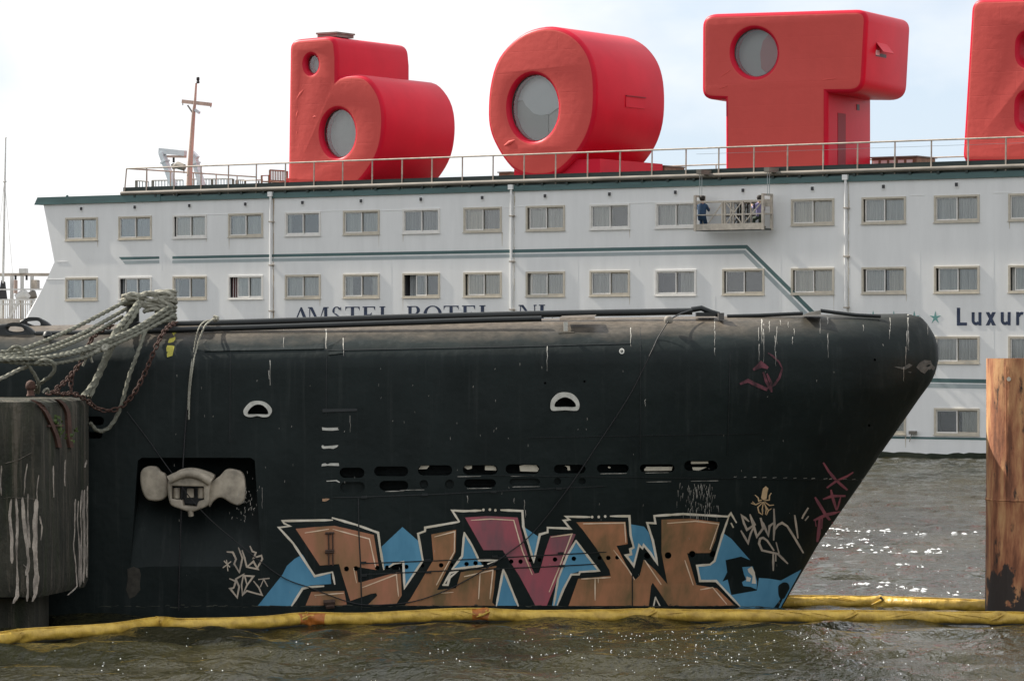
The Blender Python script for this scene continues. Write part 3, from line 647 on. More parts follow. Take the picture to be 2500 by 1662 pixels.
def port(t, z, yf, cx, cy, rx, ry, rec, room=None):
    """round window set back `rec` inside the hole"""
    yg = yf + rec; c = HL(*z(cx, cy), yf); rxm = (HL(*z(cx + rx, cy), yf).x - c.x) * 1.02; rym = (c.z - HL(*z(cx, cy + ry), yf).z) * 1.02
    pts = [(c.x + 1.02 * rxm * math.cos(2 * math.pi * i / 40), c.z + 1.02 * rym * math.sin(2 * math.pi * i / 40)) for i in range(40)]
    inner = [(c.x + (p[0] - c.x) * .945, c.z + (p[1] - c.z) * .945) for p in pts]
    wo = part('round_window', upright(slab([pts, inner], .06), yg), M_rim, t)
    disc = lambda k: [(c.x + (p[0] - c.x) * k, c.z + (p[1] - c.z) * k) for p in pts]
    part('pane', upright(slab([disc(.96)], .02), yg + .02), M_glass2, wo)
    part('backing_disc', upright(slab([disc(.975)], .03), yg + .45), M_backing if room is None else room[0], wo)  # plain disc added behind the glass in place of a lit room
    if room:
        for pg, m in room[1:]:
            part('room_and_reflection_panel', upright(slab([[(c.x + rxm * a, c.z + rym * b) for a, b in pg]], .03), yg + .38), m, wo)
    return wo
YB = 1.0
zb3 = zoomer(650, 50, .27428)
ob = rounded([(185, 1485), (203, 172), (610, 135), (629, 320)], [40, 90, 100, 0], 6)[:-1] + [Vector(q) for q in ((629, 330), (629, 505))]
ob += cr_spline([(629, 512), (650, 496), (700, 485), (800, 480), (880, 500), (945, 560), (1002, 650), (1035, 760), (1046, 900), (1034, 1050), (1004, 1170), (960, 1265), (900, 1355), (830, 1440), (760, 1485)], 40)
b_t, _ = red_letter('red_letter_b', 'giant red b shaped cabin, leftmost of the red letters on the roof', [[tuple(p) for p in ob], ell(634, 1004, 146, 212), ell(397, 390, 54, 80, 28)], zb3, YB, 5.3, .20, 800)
part('roof_hatch', MB().box((HL(775, 88, 1.7).x, 1.7, HL(775, 83, 1.7).z - .16), (HL(822, 88, 1.7).x, 2.9, HL(775, 83, 1.7).z - .03)).box((HL(773, 88, 1.7).x, 1.65, HL(775, 83, 1.7).z - .03), (HL(824, 88, 1.7).x, 2.95, HL(775, 83, 1.7).z + .04)).mesh(), M_pipe, b_t)
port(b_t, zb3, YB, 634, 1004, 148, 214, .24); port(b_t, zb3, YB, 397, 390, 56, 82, .22)
m = MB()
for a, b_, wd in (((370, 575), (240, 740), .14), ((300, 760), (255, 905), .10), ((290, 970), (262, 1030), .07), ((290, 1080), (302, 1160), .05), ((390, 870), (470, 858), .10)):
    p = HL(*zb3(*a), YB); q = HL(*zb3(*b_), YB); mid = p.lerp(q, .5)
    part('wrinkle', MB().tube([p + Vector((0, wd * .4, 0)), mid + Vector((0, wd * .82, .02)), q + Vector((0, wd * .4, 0))], [wd * .3, wd, wd * .3], 10).mesh(), M_redf, b_t, smooth=60)
zo4 = zoomer(1150, 30, .28706)
oo = closed_spline([(135, 870), (147, 650), (200, 440), (300, 290), (450, 172), (620, 122), (760, 135), (870, 190), (955, 275), (1015, 380), (1050, 520), (1060, 700), (1047, 880), (1002, 1040), (930, 1170), (830, 1290), (730, 1370), (620, 1400), (480, 1395), (360, 1345), (265, 1240), (190, 1110), (150, 1000)], 3)
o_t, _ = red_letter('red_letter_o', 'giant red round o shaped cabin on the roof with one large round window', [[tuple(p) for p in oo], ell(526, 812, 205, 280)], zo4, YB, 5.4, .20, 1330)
port(o_t, zo4, YB, 526, 812, 207, 282, .22, [M_backing, ([(-.94, .25), (-.8, .55), (-.45, .87), (0, .99), (.45, .87), (.8, .55), (.95, .3), (.7, .0), (.35, -.17), (0, -.21), (-.3, -.14), (-.62, .1), (-.75, .28)], M_rooml), ([(-.95, .2), (-.75, .28), (-.62, .1), (-.3, -.14), (0, -.21), (.28, -.2), (.28, -.93), (0, -.98), (-.4, -.89), (-.75, -.62), (-.95, -.2)], M_roomd)])
p0 = HL(1250, 415, YB + .5); p1 = HL(1405, 415, YB + .5)
part('plinth', MB().box((HL(1245, 0, YB).x, YB + .3, ZD), (HL(1455, 0, YB).x, YB + 5.1, ZD + .75)).mesh(), M_reds, o_t)
q = HL(*zo4(380, 1085), YB); q2 = HL(*zo4(275, 1140), YB)
part('wrinkle', MB().tube([q + Vector((0, .05, 0)), q.lerp(q2, .5) + Vector((0, .06, 0)), q2 + Vector((0, .05, 0))], [.05, .12, .05], 10).mesh(), M_redf, o_t, smooth=60)
# hatch on the o's side: a thin raised panel
def side_panel(px0, px1, py0, py1, s0, yf0, th):
    """panel on a letter's right side at hull position s0; px range picks the depth"""
    def ydep(px):
        lo, hi = 0.0, 9.0
        for _ in range(40):
            mdl = (lo + hi) / 2; W = HW((s0, mdl, 12)); pxm = W.x / W.y * F + 1250
            if pxm < px: lo = mdl
            else: hi = mdl
        return lo
    ya, yb = ydep(px0), ydep(px1); W = HW((s0, (ya + yb) / 2, 0)); za = CZ + (831 - py0) / F * W.y; zb_ = CZ + (831 - py1) / F * W.y
    return ya, yb, za, zb_
so_ = HL(1454, 250, YB).x
ya, yb, za, zz = side_panel(1527, 1574, 238, 264, so_, YB, 0)
part('hatch', MB().box((so_ - .3, ya, zz), (so_ + .03, yb, za)).mesh(), M_reds, o_t)
part('hatch_lip', MB().box((so_ + .0, ya, za), (so_ + .07, yb, za + .04)).mesh(), M_redd, o_t)
zt5 = zoomer(1680, 0, .28062)
ot = rounded([(148, 868), (150, 130), (1525, 72), (1487, 806), (1187, 806), (1187, 1540), (342, 1540), (340, 872)], [110, 120, 110, 130, 0, 0, 0, 0], 7)
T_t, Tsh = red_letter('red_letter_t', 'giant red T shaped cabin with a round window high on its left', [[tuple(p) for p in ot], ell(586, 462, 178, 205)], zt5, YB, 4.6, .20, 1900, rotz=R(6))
port(T_t, zt5, YB, 586, 462, 180, 207, .18, [M_roomd, ([(.05, -.6), (.4, -.9), (.75, -.6), (.92, 0), (.80, .55), (.45, .86), (.12, .5), (0, 0)], M_pink_reflect)])
st = HL(*zt5(1187, 1000), YB).x
ya, yb, za, zz = side_panel(2046, 2070, 276, 420, st, YB, 0)
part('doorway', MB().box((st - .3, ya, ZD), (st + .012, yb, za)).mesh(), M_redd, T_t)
ya, yb, za, zz = side_panel(2104, 2112, 254, 268, st, YB, 0)
part('vent_hole', MB().box((st - .1, ya, zz), (st + .02, yb, za)).mesh(), M_rim, T_t)
st2 = HL(*zt5(1500, 400), YB).x
ya, yb, za, zz = side_panel(2133, 2166, 104, 138, st2, YB, 0)
hb = part('hatch_frame', MB().box((st2 - .3, ya, zz), (st2 + .03, yb, za)).mesh(), M_rim, T_t)
part('hatch_flap', MB().add([(st2 + .03, ya, za), (st2 + .03, yb, za), (st2 + .32, yb, zz + .14), (st2 + .32, ya, zz + .14), (st2 + .03, ya, za + .03), (st2 + .03, yb, za + .03), (st2 + .34, yb, zz + .16), (st2 + .34, ya, zz + .16)], [(0, 1, 2, 3), (7, 6, 5, 4), (0, 4, 5, 1), (1, 5, 6, 2), (2, 6, 7, 3), (3, 7, 4, 0)]).mesh(), M_reds, hb)
part('hatch_glint', MB().box((st2 + .031, ya, zz + .05), (st2 + .036, ya + (yb - ya) * .35, za - .05)).mesh(), M_wclean, hb)
m = MB()
for a, b_ in (((315, 668), (390, 615)), ((305, 775), (365, 750)), ((1150, 695), (1260, 680))):
    p = HL(*zt5(*a), YB); q = HL(*zt5(*b_), YB); part('wrinkle', MB().tube([p + Vector((0, .01, 0)), q + Vector((0, .01, 0))], .022, 6).mesh(), M_redf, T_t)
zE = zoomer(2250, 0, .28062)
oe = rounded([(345, 1420), (430, -10), (1330, -30), (1330, 280), (842, 290), (838, 570), (1200, 575), (1200, 800), (836, 808), (832, 1128), (1340, 1130), (1345, 1420)], [90, 110, 60, 60, 110, 110, 60, 60, 110, 110, 60, 60], 7)
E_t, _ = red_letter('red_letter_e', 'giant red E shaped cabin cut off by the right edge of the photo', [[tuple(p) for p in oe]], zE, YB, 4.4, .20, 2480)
# ------------------------------------------------------------------ suspended work platform with two people
zG = zoomer(1560, 420, .22957)
def G(x, y, yin): return HL(*zG(x, y), yin)
M_alu = mat('dull_aluminium', (0.52, 0.47, 0.40), 0.55, var=0.3, scale=6)
gd = thing('work_platform', 'hanging maintenance platform of pale metal tubes in front of the upper windows', 'platform', tuple(G(1000, 620, -.5)), frame='hotel')
ga, gb = G(600, 600, -.9), G(1320, 600, -.9); x0, x1 = ga.x, gb.x; z0 = ga.z; zt = G(960, 310, -.9).z; zm = G(960, 450, -.9).z
part('floor', MB().box((x0, -.9, z0 - .1), (x1, -.25, z0 - .04)).mesh(), M_toe, gd)
part('toe_board', MB().box((x0, -.93, z0 - .08), (x1, -.905, z0 + .16)).mesh(), M_alu, gd)
for y in (-.9, -.25):
    part('top_rail', MB().bar((x0, y, zt), (x1, y, zt), .05).mesh(), M_alu, gd); part('mid_rail', MB().bar((x0, y, zm), (x1, y, zm), .04).mesh(), M_alu, gd)
    for q in (0.0, .40, .44, .70, 1.0): part('upright', MB().bar((x0 + (x1 - x0) * q, y, z0 - .04), (x0 + (x1 - x0) * q, y, zt), .055).mesh(), M_alu, gd)
for a, b_ in ((.17, .42), (.44, .7), (.7, .44), (.7, 1.0)):
    part('brace', MB().bar((x0 + (x1 - x0) * a, -.905, z0 + .1), (x0 + (x1 - x0) * b_, -.905, zt), .035).mesh(), M_alu, gd)
for x in (x0, x1):
    part('end_frame', MB().bar((x, -.92, z0 - .1), (x, -.92, zt + .22), .09).bar((x, -.25, z0 - .1), (x, -.25, zt + .22), .09).bar((x, -.96, zt + .22), (x, -.2, zt + .22), .08).bar((x, -.9, zm), (x, -.25, zm), .05).mesh(), M_alu, gd)
    for y in (-.66, -.5): part('rope', MB().tube([(x + .05, y, zt + .2), (x + .05, y, ZP + .1)], .013, 5).mesh(), M_greyst, gd)
    part('outrigger', MB().box((x - .05, -.75, ZP + .06), (x + .17, 1.2, ZP + .24)).mesh(), M_pipe, gd)
part('hoist', MB().box((x0 - .05, -.7, zt - .22), (x0 + .1, -.45, zt + .05)).box((x1 - .1, -.7, zt - .22), (x1 + .05, -.45, zt + .05)).mesh(), M_alu, gd)
M_skin = mat('skin', (0.42, 0.25, 0.18), 0.6); M_hair = mat('dark_hair', (0.02, 0.015, 0.012), 0.7)
M_blue = mat('blue_overall', (0.03, 0.07, 0.14), 0.85, var=0.3, scale=12); M_lilac = mat('lilac_shirt', (0.22, 0.20, 0.36), 0.85, var=0.2, scale=10); M_olive = mat('dark_green_trousers', (0.03, 0.045, 0.03), 0.85)
def skinned(joints, bones, rad, sub=1):
    me = bpy.data.meshes.new('body'); me.from_pydata(joints, bones, []); o = bpy.data.objects.new('b', me); COL.objects.link(o)
    md = o.modifiers.new('s', 'SKIN'); md.use_smooth_shade = True
    sv = me.skin_vertices[0].data
    for i, r in enumerate(rad): sv[i].radius = (r, r) if not isinstance(r, tuple) else r
    sv[0].use_root = True
    sb = o.modifiers.new('u', 'SUBSURF'); sb.levels = sub; sb.render_levels = sub
    r = evaluated(o); bpy.data.objects.remove(o); r.materials.clear(); return r
def kneeler(label, x, y, z, face, shirt, trousers, rise):
    """a person kneeling and reaching towards the wall (+y)"""
    t = thing('person', label, 'person', (x, y, z), frame='hotel', group='people on the hanging platform')
    J = [(0, 0, .50), (0, .02, .72), (0, .05, .92), (0, .06, 1.03), (0, .08, 1.13), (0, .09, 1.22),
         (.09, 0, .46), (.12, .30, .10), (.12, -.02, .06), (.12, -.22, .05), (-.09, 0, .46), (-.12, .12, .40), (-.12, .36, .44), (-.12, .38, .06), (-.12, .50, .04),
         (.17, .05, .92), (.24, .16, .72), (.20, .38, .80), (.20, .46, .84), (-.17, .05, .92), (-.22, .22, .80), (-.17, .42, .92), (-.16, .49, .97)]
    Bn = [(0, 1), (1, 2), (2, 3), (3, 4), (4, 5), (0, 6), (6, 7), (7, 8), (8, 9), (0, 10), (10, 11), (11, 12), (12, 13), (13, 14), (2, 15), (15, 16), (16, 17), (17, 18), (2, 19), (19, 20), (20, 21), (21, 22)]
    Rd = [.15, .14, .15, .055, .09, .075, .10, .075, .06, .04, .10, .085, .075, .06, .045, .075, .05, .04, .04, .075, .05, .04, .04]
    c, s = math.cos(face), math.sin(face)
    def tr(p, k=1.0): a = Vector(p) * rise; return Vector((x + a.x * c - a.y * s, y + a.x * s + a.y * c, z + a.z))
    me = skinned([tr(p) for p in J], Bn, [q * rise for q in Rd])
    me.materials.append(M_skin); me.materials.append(shirt); me.materials.append(trousers)
    for p in me.polygons:
        zz = (p.center.z - z) / rise; dx = Vector((p.center.x - x, p.center.y - y)).length / rise
        p.material_index = 0 if zz > 1.02 or (dx > .40 and zz > .5) else (1 if zz > .50 else 2)
    part('body', me, [M_skin, shirt, trousers], t, smooth=80)
    h = tr((0, .06, 1.20)); hair_ = part('hair', MB().lathe([(.03, -.10), (.095, -.06), (.115, .02), (.10, .09), (.05, .125)], (0, 0, 0), 12).mesh(), M_hair, t, smooth=60)
    hm = hair_.data; hm.transform(Matrix.Translation(Vector(t['base']))); hm.transform(Matrix.Scale(rise, 4)) if False else None
    for v_ in hm.vertices: v_.co = v_.co * rise + h - Vector(t['base'])
kneeler('person in dark blue kneeling at the left end of the hanging platform', G(680, 0, -.6).x, -.68, z0 - .04, 0.3, M_blue, M_blue, .98)
kneeler('person in a lilac shirt crouching at the right end of the hanging platform', G(1330, 0, -.6).x - .12, -.68, z0 - .04, 0.9, M_lilac, M_olive, .95)
# ------------------------------------------------------------------ submarine hull (parallel to the picture, bow to the right, trimmed slightly bow up)
YC = 55.9; BB = 2.0; ZTOP = 4.65; ZSH = ZTOP - 0.75; TRIM = 0.0135; XA = -13.0
STEM_PX = [(2213, 768), (2249, 774), (2266, 793), (2282, 820), (2290, 846), (2291, 876), (2284, 908), (2272, 934), (2246, 969), (2199, 1037), (2152, 1104), (2102, 1178), (1998, 1327), (1907, 1485)]
_st = []
for a, b in STEM_PX: q = P(a, b, YC); _st.append((q.z - TRIM * q.x, q.x))
_st[0] = (ZTOP, _st[0][1])
_sl = (_st[-1][1] - _st[-2][1]) / (_st[-1][0] - _st[-2][0]); _st.append((-1.4, _st[-1][1] + _sl * (-1.4 - _st[-1][0])))
_st.sort(); SZ = np.array([q[0] for q in _st]); SX = np.array([q[1] for q in _st])
def stem(zp): return float(np.interp(zp, SZ, SX))
def plan(t, zp):
    if t <= 0: return 0.0
    k = 1 - min(t / 7.5, 1.0); p = 0.5 + 0.35 * min(max((3.4 - zp) / 3.0, 0), 1)
    return (1 - k * k) ** p
def secf(zp):
    if zp >= ZTOP: return 0.0
    fl = 1 - 0.06 * ((min(zp, ZSH) - 2.4) / 2.4) ** 2
    return fl * (math.sqrt(max(0, 1 - ((zp - ZSH) / (ZTOP - ZSH)) ** 2)) if zp > ZSH else 1.0)
def surf(x, z):
    zp = z - TRIM * x
    return YC - BB * plan(stem(min(zp, ZTOP)) - x, zp) * secf(zp)
def SP(px, py, off=0.0):
    Y = 54.2
    for _ in range(14): q = P(px, py, Y); Y = 0.5 * Y + 0.5 * surf(q.x, q.z)
    q = P(px, py, Y - off); return q
rows = [-1.1 + (ZSH + 1.1) * i / 60 for i in range(60)] + [ZSH + (ZTOP - ZSH) * math.sin(R(90) * i / 16) for i in range(17)]
NXH = 190; v = []; f = []
for j, zp in enumerate(rows):
    xs = stem(zp)
    for i in range(NXH + 1):
        k = i / NXH; x = XA + (xs - XA) * (1 - (1 - k) ** 2.0); v.append((x, YC - BB * plan(xs - x, zp) * secf(zp), zp + TRIM * x))
nr = len(rows); nc = NXH + 1; n1 = len(v)
v += [(x, 2 * YC - y, z) for x, y, z in v]
for j in range(nr - 1):
    for i in range(nc - 1):
        a = j * nc + i; f.append((a, a + 1, a + nc + 1, a + nc)); b = a + n1; f.append((b, b + nc, b + nc + 1, b + 1))
for i in range(nc - 1): f.append((i, i + n1, i + 1 + n1, i + 1))
f.append(tuple([j * nc for j in range(nr)] + [n1 + j * nc for j in reversed(range(nr))]))
hm = mesh(v, f, 'sub_hull'); bm = bmesh.new(); bm.from_mesh(hm); bmesh.ops.remove_doubles(bm, verts=bm.verts, dist=1e-4)
bmesh.ops.dissolve_degenerate(bm, edges=bm.edges, dist=1e-5); bmesh.ops.recalc_face_normals(bm, faces=bm.faces); bm.to_mesh(hm); bm.free()
# --- openings to be cut: prisms that start in front of the flank
CUT = MB()
def cut(pts, depth, front=0.25):
    """pts in photograph pixels; depth one number or one per point"""
    n = len(pts); fr = []; bk = []
    for i, (a, b) in enumerate(pts):
        s = SP(a, b); d = depth[i] if hasattr(depth, '__len__') else depth
        fr.append((s.x, s.y - front, s.z)); bk.append((s.x, s.y + d, s.z))
    CUT.add(fr + bk, [tuple(range(n))] + [tuple(n + i for i in reversed(range(n)))] + [(i, i + n, (i + 1) % n + n, (i + 1) % n) for i in range(n)])
def oval(x0, x1, y0, y1, n=6):
    r = (y1 - y0) / 2; cy = (y0 + y1) / 2; r2 = min(r, (x1 - x0) / 2)
    return [(x1 - r2 + r2 * math.cos(R(-90 + 180 * i / n)), cy + r * math.sin(R(-90 + 180 * i / n))) for i in range(n + 1)] + [(x0 + r2 + r2 * math.cos(R(90 + 180 * i / n)), cy + r * math.sin(R(90 + 180 * i / n))) for i in range(n + 1)]
UP = [(829, 890, 1141, 1166), (913, 997, 1138, 1162), (1020, 1104, 1135, 1160), (1130, 1215, 1135, 1158), (1234, 1318, 1133, 1156), (1352, 1430, 1134, 1155), (1457, 1535, 1133, 1153), (1562, 1647, 1133, 1152), (1670, 1752, 1124, 1149)]
LOW = [(830, 891, 1176, 1201), (926, 997, 1173, 1197), (1024, 1046, 1171, 1193), (1086, 1109, 1170, 1193), (1133, 1211, 1169, 1189), (1244, 1318, 1167, 1186), (1352, 1370, 1166, 1183), (1412, 1430, 1166, 1182)]
for a in UP: cut(oval(*a), 0.42)
for i, a in enumerate(LOW): cut(oval(*a), 0.42 if i in (1, 4) else 0.07)
LIMBER = [(846, 1388, 6), (869, 1387, 6), (921, 1385, 5.5), (945, 1384, 5), (992, 1383, 5.5), (1031, 1380, 5), (1077, 1379, 5.5), (1103, 1378, 4.5), (1139, 1376, 5.5), (1161, 1374, 5.5), (1184, 1373, 5), (1208, 1372, 5),
          (1248, 1370, 5.5), (1271, 1370, 5.5), (1295, 1367, 5), (1317, 1366, 5), (1355, 1365, 5.5), (1377, 1364, 5), (1401, 1363, 5.5), (1464, 1361, 5), (1485, 1361, 5.5), (1507, 1360, 5), (1580, 1356, 8), (1631, 1355, 8), (1741, 1352, 8.5), (1690, 1352, 8)]
for x, y, r in LIMBER: cut(ell(x, y, r, r, 10), 0.22)
cut(oval(955, 982, 1377, 1390), 0.22)
for x, y in ((1331, 935), (1427, 931), (2136, 878), (2122, 1038)): cut(ell(x, y, 3.2, 3.2, 8), 0.12)
# fairlead openings, hawse holes at the left, the anchor recess (a ramp: deep at the top, flush below)
cut([(605, 1010), (608, 1001), (616, 993), (627, 988), (637, 988), (647, 993), (653, 1001), (655, 1010)], 0.5)
cut([(1354, 992), (1356, 984), (1364, 976), (1375, 971), (1386, 971), (1396, 976), (1404, 985), (1406, 992)], 0.5)
cut(oval(200, 254, 1016, 1038), 0.6); cut(oval(205, 250, 1054, 1070), 0.5)
cut([(336, 1124), (346, 1117), (612, 1117), (622, 1124), (636, 1330), (640, 1392), (318, 1392), (322, 1330)], [.85, .9, .9, .85, .10, -.02, -.02, .10])
co = bpy.data.objects.new('cutter', CUT.mesh()); COL.objects.link(co)
bm = bmesh.new(); bm.from_mesh(co.data); bmesh.ops.recalc_face_normals(bm, faces=bm.faces); bm.to_mesh(co.data); bm.free()
ho = bpy.data.objects.new('h', hm); COL.objects.link(ho)
md = ho.modifiers.new('b', 'BOOLEAN'); md.object = co; md.operation = 'DIFFERENCE'; md.solver = 'EXACT'
hull_cut = evaluated(ho); bpy.data.objects.remove(ho); bpy.data.objects.remove(co)
print('HULL faces', len(hull_cut.polygons))
# --- hull paint: near-black blue-green, bleached and dusty on the rounded casing top, faint streaks and scuffs
M_sub = bpy.data.materials.new('black_hull_paint'); M_sub.use_nodes = True
def sub_mat(m):
    t = m.node_tree; b = t.nodes['Principled BSDF']; g = t.nodes.new('ShaderNodeTexCoord'); Lk = t.links.new
    def noise(sc, st, det=6, rough=.6):
        mp = t.nodes.new('ShaderNodeMapping'); mp.inputs['Scale'].default_value = st
        n = t.nodes.new('ShaderNodeTexNoise'); n.inputs['Scale'].default_value = sc; n.inputs['Detail'].default_value = det; n.inputs['Roughness'].default_value = rough
        Lk(g.outputs['Object'], mp.inputs['Vector']); Lk(mp.outputs['Vector'], n.inputs['Vector']); return n
    def ramp(src, a, b_, c0, c1):
        r = t.nodes.new('ShaderNodeValToRGB'); r.color_ramp.elements[0].position = a; r.color_ramp.elements[1].position = b_
        r.color_ramp.elements[0].color = (*c0, 1); r.color_ramp.elements[1].color = (*c1, 1); Lk(src, r.inputs['Fac']); return r
    def mixc(f, a, b_):
        x = t.nodes.new('ShaderNodeMix'); x.data_type = 'RGBA'; Lk(f, x.inputs['Factor']); Lk(a, x.inputs['A']); Lk(b_, x.inputs['B']); return x.outputs['Result']
    def rgb(c): r = t.nodes.new('ShaderNodeRGB'); r.outputs[0].default_value = (*c, 1); return r.outputs[0]
    n1 = noise(1.1, (1, 1, .8)); base = ramp(n1.outputs['Fac'], .3, .7, (0.0075, 0.0115, 0.0112), (0.0135, 0.020, 0.0195)).outputs['Color']
    st = noise(4, (2.2, 1, .10), 8); sm = ramp(st.outputs['Fac'], .56, .78, (0, 0, 0), (.25, .25, .25)).outputs['Color']
    base = mixc(sm, base, rgb((0.075, 0.082, 0.078)))
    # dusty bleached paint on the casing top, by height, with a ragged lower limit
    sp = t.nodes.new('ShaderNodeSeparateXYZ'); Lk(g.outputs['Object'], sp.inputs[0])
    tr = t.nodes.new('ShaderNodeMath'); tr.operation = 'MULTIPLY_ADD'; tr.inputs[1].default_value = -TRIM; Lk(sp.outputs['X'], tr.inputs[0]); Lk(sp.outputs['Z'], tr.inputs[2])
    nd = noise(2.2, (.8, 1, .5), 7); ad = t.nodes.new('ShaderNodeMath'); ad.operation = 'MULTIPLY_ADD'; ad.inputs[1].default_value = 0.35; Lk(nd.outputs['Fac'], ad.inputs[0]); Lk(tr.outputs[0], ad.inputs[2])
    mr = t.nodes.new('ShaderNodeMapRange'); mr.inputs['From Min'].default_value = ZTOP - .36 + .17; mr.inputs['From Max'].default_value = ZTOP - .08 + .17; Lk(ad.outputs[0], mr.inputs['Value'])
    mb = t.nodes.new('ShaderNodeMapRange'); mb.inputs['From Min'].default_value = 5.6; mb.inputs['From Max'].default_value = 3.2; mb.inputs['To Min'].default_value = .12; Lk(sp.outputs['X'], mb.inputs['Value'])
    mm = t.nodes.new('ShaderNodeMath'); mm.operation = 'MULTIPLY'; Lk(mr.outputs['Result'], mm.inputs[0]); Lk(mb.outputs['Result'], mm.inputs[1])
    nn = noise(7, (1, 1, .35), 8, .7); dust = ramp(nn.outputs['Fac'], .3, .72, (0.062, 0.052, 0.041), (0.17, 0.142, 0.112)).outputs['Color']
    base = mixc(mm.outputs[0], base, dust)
    # rust bloom specks
    ns = noise(13, (1, 1, .6), 9, .75); rs = ramp(ns.outputs['Fac'], .70, .76, (0, 0, 0), (.5, .5, .5)).outputs['Color']
    base = mixc(rs, base, rgb((0.10, 0.085, 0.07)))
    Lk(base, b.inputs['Base Color']); b.inputs['Roughness'].default_value = 0.5; b.inputs['Specular IOR Level'].default_value = 0.16
    rr = noise(2, (1, 1, .4)); r2 = ramp(rr.outputs['Fac'], .3, .7, (.42,) * 3, (.62,) * 3); Lk(r2.outputs['Color'], b.inputs['Roughness'])
    nb = noise(1.6, (1, 1, 1), 3); bp = t.nodes.new('ShaderNodeBump'); bp.inputs['Strength'].default_value = .5; bp.inputs['Distance'].default_value = .05
    nb2 = noise(18, (1, 1, 1), 4); bp2 = t.nodes.new('ShaderNodeBump'); bp2.inputs['Strength'].default_value = .12; bp2.inputs['Distance'].default_value = .02
    Lk(nb.outputs['Fac'], bp.inputs['Height']); Lk(nb2.outputs['Fac'], bp2.inputs['Height']); Lk(bp.outputs['Normal'], bp2.inputs['Normal']); Lk(bp2.outputs['Normal'], b.inputs['Normal'])
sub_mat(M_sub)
sub = thing('submarine', 'long black submarine with graffiti on its flank, its bow pointing right', 'submarine', (0, YC, 0))
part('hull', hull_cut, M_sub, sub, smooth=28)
# --- parts in relief on the flank
M_wpaint = mat('chipped_white_paint', (0.62, 0.61, 0.55), 0.6, var=0.3, scale=9)
M_cream = mat('cream_primer', (0.62, 0.57, 0.46), 0.7, var=0.15, scale=9)
M_deckr = mat('black_deck_rail', (0.010, 0.014, 0.015), 0.5, var=0.3, scale=4)
def conform(pts, off, th, holes=(), spacing=22):
    """thin plate or paint film following the flank; pts in photograph pixels"""
    def dens(lp):
        o = []
        for i in range(len(lp)):
            a = lp[i]; b = lp[(i + 1) % len(lp)]; d = math.hypot(b[0] - a[0], b[1] - a[1]); n = max(1, int(d / spacing))
            o += [(a[0] + (b[0] - a[0]) * k / n, a[1] + (b[1] - a[1]) * k / n) for k in range(n)]
        return o
    lp = dens(pts); vs = [Vector(p) for p in lp]; fcs = [list(range(len(lp)))]; ed = []
    x0 = min(p[0] for p in lp); x1 = max(p[0] for p in lp); y0 = min(p[1] for p in lp); y1 = max(p[1] for p in lp)
    hs_ = [h for h in holes if x0 - 8 < h[0] < x1 + 8 and y0 - 8 < h[1] < y1 + 8]
    for hx, hy, hr in hs_:
        n = len(vs); c = ell(hx, hy, hr * 1.04, hr * 1.04, 10); vs += [Vector(p) for p in c]; ed += [(n + i, n + (i + 1) % 10) for i in range(10)]
    sp2 = spacing * 1.6; yy = y0 + sp2 / 2
    while yy < y1:
        xx = x0 + sp2 / 2
        while xx < x1:
            ins = False; j = len(lp) - 1
            for i in range(len(lp)):
                if (lp[i][1] > yy) != (lp[j][1] > yy) and xx < (lp[j][0] - lp[i][0]) * (yy - lp[i][1]) / (lp[j][1] - lp[i][1]) + lp[i][0]: ins = not ins
                j = i
            if ins and all(math.hypot(xx - h[0], yy - h[1]) > h[2] + 3 for h in hs_): vs.append(Vector((xx, yy)))
            xx += sp2
        yy += sp2
    r = delaunay_2d_cdt(vs, ed, fcs, 1, 1e-4)
    pv = r[0]; pf = [q for q in r[2] if all(math.hypot(sum(pv[i].x for i in q) / len(q) - h[0], sum(pv[i].y for i in q) / len(q) - h[1]) > h[2] for h in hs_)]
    V = [SP(p.x, p.y, off) for p in pv]; FF = [tuple(q) for q in pf]
    if th:
        ec = {}
        for q in FF:
            for i in range(len(q)): e = (q[i], q[(i + 1) % len(q)]); ec[e] = 1
        n = len(V); V = V + [q + Vector((0, th, 0)) for q in V]
        FF = FF + [(b, a, a + n, b + n) for (a, b) in ec if (b, a) not in ec]
    if FF:
        q = FF[0]; nrm = (Vector(V[q[1]]) - V[q[0]]).cross(Vector(V[q[2]]) - V[q[0]])
        if nrm.y > 0: FF = [tuple(reversed(q)) for q in FF]
    return V, FF
def ribbon(pts, wd, off, taper=False, wob=0.0, seed=0):
    """painted line of width wd pixels following the flank"""
    rd = random.Random(seed + int(pts[0][0] * 7 + pts[0][1])); q = [Vector(p) for p in pts]; o = []
    for i in range(len(q) - 1):
        n = max(1, int((q[i + 1] - q[i]).length / 14)); o += [(q[i].lerp(q[i + 1], k / n)) for k in range(n)]
    o.append(q[-1]); k = len(o); Lf = []; Rt = []
    o[0] = o[0] - (o[1] - o[0]).normalized() * wd * .35; o[-1] = o[-1] + (o[-1] - o[-2]).normalized() * wd * .35
    for i in range(k):
        d1 = (o[i] - o[i - 1]).normalized() if i else (o[1] - o[0]).normalized(); d2 = (o[i + 1] - o[i]).normalized() if i < k - 1 else d1
        n1_ = Vector((-d1.y, d1.x)); n2_ = Vector((-d2.y, d2.x)); m = n1_ + n2_
        m = n1_ if m.length < .2 else m.normalized(); c = max(.5, m.dot(n1_)); w2 = wd / 2 / c * (1 + rd.uniform(-wob, wob))
        if taper: w2 *= (1 - .75 * i / (k - 1))
        if i in (0, k - 1) and not taper: w2 *= .6
        Lf.append(o[i] + m * w2); Rt.append(o[i] - m * w2)
    V = [SP(p.x, p.y, off) for p in Lf] + [SP(p.x, p.y, off) for p in Rt]
    return V, [(i, i + 1, i + 1 + k, i + k) for i in range(k - 1)]
